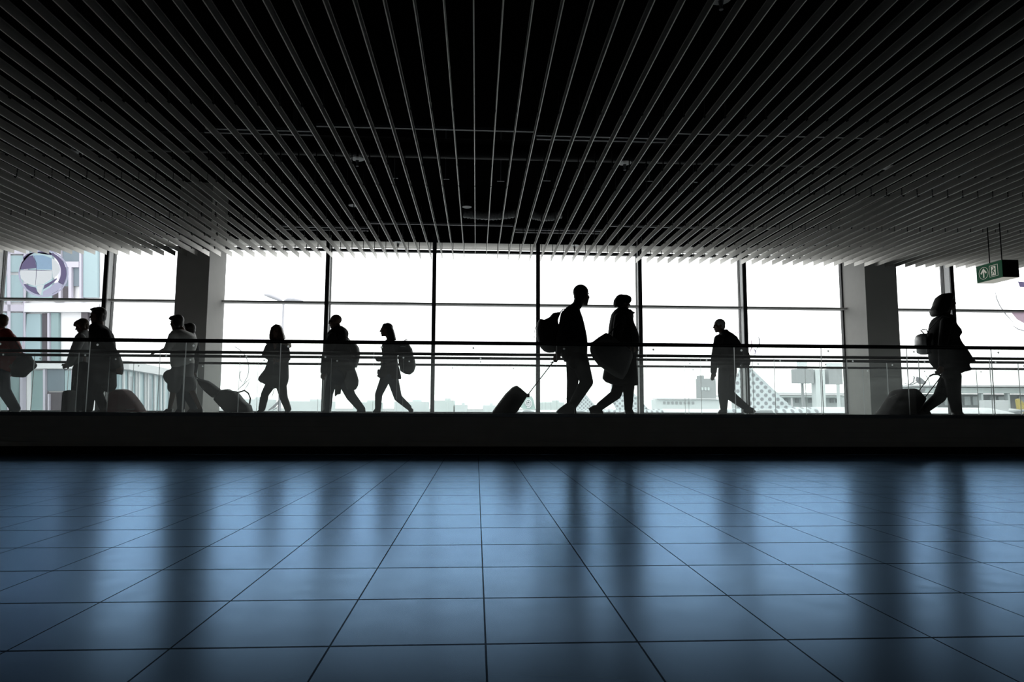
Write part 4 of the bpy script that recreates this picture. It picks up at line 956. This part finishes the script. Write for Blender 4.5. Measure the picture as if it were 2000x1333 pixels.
# high-lift service truck by the terminal
a, b = at(1937, 782, 92), at(1971, 812, 92); o = tag(empty('service_truck', ((a.x+b.x)/2, 92, ZGR)), 'white raised service truck in front of the columned terminal at far right', 'truck')
MB().box(a.x, b.x, 92, 94.4, at(1937, 797, 92).z-1.6, a.z).build('body', OM['fuse'], o)
MB().box(a.x+.3, b.x+1.2, 92.1, 94.3, ZGR+.7, ZGR+1.3).build('chassis', OM['block'], o)
MB().prism([(b.x+.1, ZGR+1.3), (b.x+1.5, ZGR+1.3), (b.x+1.5, ZGR+2.2), (b.x+1.1, ZGR+3.1), (b.x+.1, ZGR+3.1)], 92.1, 94.3).build('cab', OM['fuse'], o)
for s_ in (1, -1):
    MB().tube([(a.x+.5, 93.2+s_*.9, ZGR+1.3 if s_ > 0 else ZGR+1.3), (b.x-.3, 93.2+s_*.9, at(1937, 797, 92).z-1.6)], .09, 8).build('lift_arm', OM['block'], o)
    MB().tube([(b.x-.3, 93.2+s_*.8, ZGR+1.3), (a.x+.5, 93.2+s_*.8, at(1937, 797, 92).z-1.6)], .09, 8).build('lift_arm', OM['block'], o)
    for x in (a.x+.7, b.x+.7): MB().tube([(x, 93.2+s_*1.1, ZGR+.45), (x, 93.2+s_*.8, ZGR+.45)], .45, 16).build('wheel', OM['dark'], o)
# ------------------------------------------------------------------ bubble stickers on the panes
BM = dict(
    purple=mat('film_purple', (.20, .17, .30), .5, trans=.8, noise=.05), lilac=mat('film_lilac', (.55, .54, .72), .5, trans=.85, noise=.05),
    blue=mat('film_blue', (.36, .50, .68), .5, trans=.85, noise=.35, scale=14), pale=mat('film_pale', (.80, .82, .86), .5, trans=.85, noise=.02),
    rose=mat('film_rose', (.55, .42, .50), .5, trans=.85, noise=.05), grey=mat('film_grey', (.42, .42, .45), .5, trans=.85, noise=.15, scale=12))
YB = YW-.016
def flat(parent, name, poly, m, off=0):
    """printed film: one thin leaf on the glass"""
    q = [at(x, y, YB) for x, y in poly]
    MB().add(q, [tuple(range(len(q)))]).build(name, BM[m], parent)
def ribbon(parent, name, pts, wpx, m, off=0):
    q = [Vector(p) for p in pts]; n = len(q); a = []; b = []; closed = (q[0]-q[-1]).length < .5
    for i in range(n):
        d = (q[min(i+1, n-1)]-q[max(i-1, 0)]).normalized(); k = Vector((-d.y, d.x))*wpx*.5*(1 if 0 < i < n-1 or closed else .35); a.append(q[i]+k); b.append(q[i]-k)
    o_ = -.004 if off else 0
    MB().add([at(*p, YB+o_) for p in a]+[at(*p, YB+o_) for p in b], [(i, i+1, n+i+1, n+i) for i in range(n-1)]).build(name, BM[m], parent)
def arc(cx, cy, rx, ry, a0, a1, n=20): return [(cx+rx*math.cos(math.radians(a0+(a1-a0)*i/n)), cy+ry*math.sin(math.radians(a0+(a1-a0)*i/n))) for i in range(n+1)]
def sticker(cx, cy, lab): return tag(empty('bubble_sticker', at(cx, cy, YB)), lab, 'window sticker', 'bubble pictures on the window panes')
cx, cy, R_ = 85, 534, 48
b = sticker(cx, cy, 'large round glossy bubble picture on the window left of the first column')
ribbon(b, 'rim', arc(cx, cy, 47.5, 45, 0, 360, 48), 3, 'lilac')
flat(b, 'dark_crescent', arc(cx, cy, 45, 43, -66, 32, 24)+arc(cx-10, cy-3, 44, 40, 30, -66, 24), 'purple')
flat(b, 'pale_crescent', arc(cx, cy, 45, 43, 33, 92, 16)+[(84, 570), (97, 562), (108, 553), (116, 551)], 'lilac')
flat(b, 'dark_strip', [(87, 557), (100, 550), (110, 544), (112, 545), (106, 551), (96, 559), (84, 566)], 'purple')
flat(b, 'dark_wedge', arc(cx, cy, 45, 43, 98, 150, 16)+[(50, 555), (60, 560), (70, 562), (73, 570)], 'purple')
flat(b, 'dark_cap', arc(cx, cy, 45, 43, -148, -72, 20)+[(101, 499), (86, 493.5), (66, 493.5), (53, 496), (45, 503)], 'purple')
flat(b, 'dark_quarter', [(38, 527), (43, 512), (52, 502), (64, 499), (69, 510), (71, 524)], 'purple', .008)
flat(b, 'blue_quarter', [(65, 499), (85, 499), (101, 505), (102, 527), (72, 526), (69, 510)], 'blue', .008)
flat(b, 'white_side', [(101, 505), (107, 508), (113, 514), (117, 523), (116, 532), (111, 539), (103, 544), (102, 527)], 'pale', .009)
flat(b, 'white_base', [(38, 528), (102, 528), (101, 545), (86, 555), (68, 559), (50, 553), (41, 544)], 'pale', .010)
flat(b, 'white_tail', [(71, 559), (86, 556), (82, 566), (80, 577), (74, 573)], 'pale', .010)
ribbon(b, 'seam', [(66, 500), (71, 515), (71, 535), (69, 558)], 1.2, 'purple', .014)
ribbon(b, 'seam', [(38, 528), (70, 528), (102, 529)], 1.2, 'purple', .014)
b = sticker(455, 735, 'faint bubble outline with streaks on the pane above the trailing soft bag')
ribbon(b, 'rim', arc(440, 720, 46, 46, -70, 40), 1.6, 'grey')
ribbon(b, 'streak', [(462, 764), (475, 752), (490, 738)], 2, 'grey', .004); ribbon(b, 'streak', [(476, 764), (484, 752), (488, 743)], 1.6, 'grey', .004)
ribbon(b, 'streak', arc(478, 735, 10, 14, 120, 230, 8), 1.4, 'grey', .004)
b = sticker(540, 790, 'grey curved swoosh picture on the pane between the boots of the long-haired person')
ribbon(b, 'swoosh', [(524, 802), (534, 796), (543, 787), (548, 778)], 5, 'grey'); ribbon(b, 'swoosh', [(532, 802), (541, 797), (547, 789)], 2, 'grey', .004)
b = sticker(1462, 680, 'faint rosy bubble outline on the pane behind the backpack of the grey-haired man')
ribbon(b, 'rim', arc(1448, 675, 35, 26, 205, 300), 1.2, 'rose'); ribbon(b, 'rim', arc(1440, 668, 43, 30, -20, 40), 1.4, 'grey')
ribbon(b, 'streak', [(1467, 664), (1469, 678), (1464, 690)], 3, 'rose', .004); ribbon(b, 'streak', [(1472, 681), (1476, 687), (1474, 694)], 2.5, 'purple', .004)
ribbon(b, 'streak', [(1482, 652), (1484, 668), (1481, 688)], 1.6, 'grey', .004)
b = sticker(1790, 752, 'grey swirled bubble picture on the pane above the large black case')
ribbon(b, 'swirl', [(1775, 752), (1784, 747), (1786, 737), (1783, 735)], 3, 'grey'); ribbon(b, 'swirl', [(1766, 749), (1780, 752), (1792, 747), (1796, 740)], 2, 'grey', .004)
flat(b, 'patch', [(1790, 736), (1800, 739), (1810, 748), (1806, 752), (1794, 750), (1788, 744)], 'grey', .006)
ribbon(b, 'rim', arc(1780, 755, 36, 34, -40, 55), 1.3, 'grey'); flat(b, 'patch', [(1792, 762), (1808, 758), (1806, 766), (1798, 768)], 'grey', .006)
b = sticker(1985, 595, 'large bubble outline with a mauve wedge on the pane right of the exit sign')
ribbon(b, 'rim', [(1944, 570), (1946, 582), (1953, 598), (1964, 614), (1980, 631)], 2.2, 'grey'); ribbon(b, 'rim', [(1977, 636), (1988, 643), (2004, 648), (2020, 648)], 2.2, 'grey')
flat(b, 'wedge', [(1973, 608), (2010, 612), (2024, 640), (2004, 634), (1986, 624)], 'rose', .004)
flat(b, 'patch', [(1988, 550), (2010, 552), (2010, 562), (1992, 561)], 'purple', .004)

# ------------------------------------------------------------------ above and among the slats
for i, (x0, x1, y, Y, dz, lab) in enumerate([
        (402, 612, 252, 8.95, 0, 'grey carrier rail above the slats, leftmost of the front row'), (618, 1046, 250, 8.9, .05, 'long grey carrier rail crossing above the slats at the centre of the front row'),
        (1048, 1306, 266, 8.9, 0, 'doubled grey carrier rail above the slats, right of centre in the front row'), (1320, 1735, 264, 8.9, .05, 'grey carrier rail above the slats, rightmost of the front row'),
        (540, 720, 443, 13.7, 0, 'pale carrier rail near the windows, leftmost of the rear row'), (723, 1002, 438, 13.7, .05, 'long pale carrier rail near the windows at the centre of the rear row'),
        (1006, 1176, 449, 13.7, 0, 'doubled pale carrier rail near the windows, right of centre in the rear row'), (1188, 1520, 444, 13.7, .05, 'pale carrier rail near the windows, rightmost of the rear row')]):
    a, b_ = at(x0, y, Y), at(x1, y, Y); z = (a.z+b_.z)/2
    o = MB().box(a.x, b_.x, Y-.02, Y+.02, z-.02, z+.02).build('carrier_rail', MT['pipe'], org=Vector(((a.x+b_.x)/2, Y, z)))
    tag(o, lab, 'ceiling rail', 'carrier rails above the slats')
    if not dz: MB().box(a.x, b_.x, Y-.05, Y-.01, z-.085, z-.055).build('lower_channel', MT['pipe'], o)
    for x in (a.x+.1, (a.x+b_.x)/2, b_.x-.1): MB().tube([(x, Y, z), (x, Y, 5.66)], .006, 6).build('hanging_rod', MT['black'], o)
for x, y, Y, lab in ((698, 311, 9.38, 'white sprinkler plate among the slats left of centre'), (1220, 319, 9.35, 'white sprinkler plate among the slats right of centre'),
                     (1738, 328, 9.5, 'dim sprinkler plate among the slats well to the right, level with the other two'), (1408, -2, 5.75, 'dim sprinkler plate cut by the top picture edge'),
                     (146, 299, 9.2, 'dim sprinkler among the slats at far left'), (778, 474, 14.35, 'pale sprinkler by the window head above the bob-haired person'),
                     (1122, 480, 14.4, 'pale sprinkler by the window head above the tall man'), (1812, 488, 14.2, 'small sprinkler under the slats beside the right column'), (41, 466, 14.2, 'small sprinkler under the slats at far left near the windows')):
    p = at(x, y, Y); o = tag(empty('sprinkler', p), lab, 'sprinkler', 'ceiling sprinklers')
    MB().tube([p, p+Vector((0, 0, .006))], [.098, .098], 24).build('plate', MT['white'], o)
    MB().tube([p+Vector((0, 0, -.02)), p+Vector((0, 0, -.05)), p+Vector((0, 0, -.095))], [.026, .020, .012], 12).tube([p+Vector((0, 0, -.10)), p+Vector((0, 0, -.106))], .02, 12).build('head', MT['pipe'], o)
    MB().tube([p+Vector((0, 0, .006)), (p.x, p.y, 5.66)], .014, 8).build('pipe', MT['black'], o)
for x, y, Y, lab in ((912, 405, 12.6, 'black can light with bright rim above the slats at centre'), (690, 402, 12.6, 'black can light above the slats left of centre')):
    p = at(x, y, Y); o = tag(empty('can_light', p), lab, 'ceiling light')
    MB().tube([p+Vector((0, 0, .01)), p+Vector((0, 0, .26))], .085, 20).build('can', MT['black'], o, True)
    MB().tube([p, p+Vector((0, 0, .012))], .09, 20).build('rim', MT['pipe'], o)
    MB().tube([p+Vector((0, 0, .26)), (p.x, p.y, 5.66)], .01, 6).build('hanging_rod', MT['black'], o)
for pts, lab in (([(905, 425), (930, 428), (960, 430), (985, 428), (1010, 424)], 'crumpled silver flexible duct above the slats at centre'), ([(1040, 428), (1060, 432), (1080, 431), (1096, 426)], 'short silver flexible duct above the slats right of centre')):
    q = [at(x, y, 13.1)+Vector((0, 0, .08)) for x, y in pts]; fine = []
    for a, b_ in zip(q[:-1], q[1:]): fine += [a.lerp(b_, i/8) for i in range(8)]
    fine.append(q[-1])
    o = tag(MB().tube(fine, [.075+.012*(i % 2) for i in range(len(fine))], 14).build('flexible_duct', MT['pipe'], org=q[0]), lab, 'duct')
    for k in (q[1], q[-2]): MB().tube([k, (k.x, k.y, 5.66)], .008, 6).build('hanger_strap', MT['black'], o)
for i, (x, y) in enumerate(((770, 348), (870, 350), (978, 354), (1068, 353), (1268, 354), (1355, 356))):
    p = at(x, y, 11.5)
    o = MB().box(p.x-.065, p.x+.065, p.y-.012, p.y+.012, p.z-.006, p.z+.006).tube([p, (p.x, p.y, 5.66)], .006, 6).build('ceiling_hanger', MT['pipe'], org=p)
    tag(o, 'thin T-shaped metal hanger dangling in the dark above the slats', 'hanger', 'T-shaped hangers above the slats')
for Y, z, r, lab in ((4.6, 5.0, .2, 'wide dark air duct crossing the void above the nearest slats'), (10.6, 4.85, .16, 'dark air duct crossing the void midway to the windows')):
    o = tag(MB().tube([(-12, Y, z), (14, Y, z)], r, 20).build('air_duct', MT['black'], smooth=True, org=(0, Y, z)), lab, 'duct')
    for k in (-8, -3, 2, 7, 12): MB().box(k-.02, k+.02, Y-r-.004, Y+r+.004, z, 5.66).build('hanger_strap', MT['black'], o)

# ------------------------------------------------------------------ exit sign
y0, y1 = 11.0, 11.61
x0, x1 = at(1958, 525, y0).x, at(1990, 525, y0).x; zt, zb_ = at(1973, 507.5, y0).z, at(1973, 542, y0).z
sg = tag(empty('exit_sign', ((x0+x1)/2, (y0+y1)/2, zb_)), 'green emergency exit box hanging on two rods, white arrow and running figure', 'sign')
MB().box(x0+.006, x1, y0, y1, zb_+.006, zt).build('housing', MT['black'], sg)
MB().box(x0+.004, x1-.004, y0+.004, y1-.004, zb_, zb_+.006).build('light_strip', MT['cream'], sg)
fc = MB().box(x0, x0+.006, y0+.008, y1-.002, zb_+.004, zt-.004).build('sign_face', MT['green'], sg)
for y, xx in ((y0+.05, .14), (11.33, .14)):
    MB().tube([(x0+(x1-x0)*xx, y, zt), (x0+(x1-x0)*xx, y, ZS+.3)], .009, 8).build('hanging_rod', MT['black'], sg)
hh = zt-zb_; zc = (zt+zb_)/2
def face(name, poly, m='cream', off=.003):
    """outline given as (towards far end, up) on the sign face"""
    q = [Vector((x0-off, a, c)) for a, c in poly]; N = len(q)
    MB().add(q+[p+Vector((off*.9, 0, 0)) for p in q], [tuple(range(N)), tuple(reversed(range(N, 2*N)))]+[(i, N+i, N+(i+1) % N, (i+1) % N) for i in range(N)]).build(name, MT[m], fc)
def ring(cy_, cz_, r, w):
    n = 32; m = MB(); vs = []
    for k in range(n):
        t = 2*PI*k/n
        for rr, xx in ((r, x0-.003), (r-w, x0-.003), (r, x0), (r-w, x0)): vs.append((xx, cy_+rr*math.cos(t), cz_+rr*math.sin(t)))
    fs = []
    for k in range(n):
        a, b_ = 4*k, 4*((k+1) % n); fs += [(a, b_, b_+1, a+1), (a, a+2, b_+2, b_), (a+1, b_+1, b_+3, a+3)]
    m.add(vs, fs).build('ring', MT['cream'], fc)
ay, s_ = y0+.435, hh*.33
ring(ay, zc, s_*1.08, s_*.06)
face('arrow', [(ay-.13*s_, zc-.8*s_), (ay+.13*s_, zc-.8*s_), (ay+.13*s_, zc+.25*s_), (ay+.52*s_, zc-.15*s_), (ay+.72*s_, zc+.05*s_), (ay, zc+.85*s_), (ay-.72*s_, zc+.05*s_), (ay-.52*s_, zc-.15*s_), (ay-.13*s_, zc+.25*s_)])
ey = y0+.20
for nm, a0, a1, c0, c1 in (('border', -.95, .95, .94, 1.0), ('border', -.95, .95, -1.0, -.94), ('border', -.95, -.89, -.94, .94), ('border', .89, .95, -.94, .94)):
    face(nm, [(ey+a0*s_, zc+c0*s_), (ey+a1*s_, zc+c0*s_), (ey+a1*s_, zc+c1*s_), (ey+a0*s_, zc+c1*s_)])
face('doorway', [(ey-.45*s_, zc-.78*s_), (ey+.55*s_, zc-.78*s_), (ey+.55*s_, zc+.78*s_), (ey-.45*s_, zc+.78*s_)])
# running figure cut in green
face('running_figure', [(ey+.05*s_, zc+.1*s_), (ey+.32*s_, zc-.1*s_), (ey+.40*s_, zc-.02*s_), (ey+.14*s_, zc+.28*s_), (ey-.10*s_, zc+.45*s_), (ey-.34*s_, zc+.20*s_), (ey-.26*s_, zc+.12*s_), (ey-.10*s_, zc+.24*s_), (ey-.02*s_, zc-.05*s_), (ey-.28*s_, zc-.35*s_), (ey-.22*s_, zc-.68*s_), (ey-.12*s_, zc-.66*s_), (ey-.16*s_, zc-.38*s_), (ey+.08*s_, zc-.2*s_), (ey+.36*s_, zc-.62*s_), (ey+.46*s_, zc-.56*s_), (ey+.18*s_, zc-.12*s_)], 'green', .005)
face('running_head', [(ey+.02*s_+.12*s_*math.cos(t*PI/6), zc+.58*s_+.12*s_*math.sin(t*PI/6)) for t in range(12)], 'green', .005)
# ------------------------------------------------------------------ light
w = bpy.data.worlds.new('overcast_sky'); SC.world = w; w.use_nodes = True
nt = w.node_tree; nt.nodes.clear()
bg = nt.nodes.new('ShaderNodeBackground'); out = nt.nodes.new('ShaderNodeOutputWorld')
bg.inputs[0].default_value = (1, 1, 1, 1); bg.inputs[1].default_value = 3.0
nt.links.new(bg.outputs[0], out.inputs[0])
pl = bpy.data.lights.new('window_portal', 'AREA'); pl.shape = 'RECTANGLE'; pl.size = XR-XL-.2; pl.size_y = ZH-ZD
pl.cycles.is_portal = True
po = bpy.data.objects.new('window_portal', pl); C.objects.link(po); po.location = ((XL+XR)/2, YW+.3, (ZH+ZD)/2)
po.rotation_euler = (-PI/2, 0, 0)
SC.view_settings.view_transform = 'Standard'; SC.view_settings.look = 'None'; SC.view_settings.gamma = 1
SC.view_settings.exposure = 0; SC.view_settings.use_curve_mapping = False
SC.cycles.max_bounces = 8; SC.cycles.transparent_max_bounces = 24; SC.cycles.caustics_reflective = True; SC.cycles.sample_clamp_indirect = 2
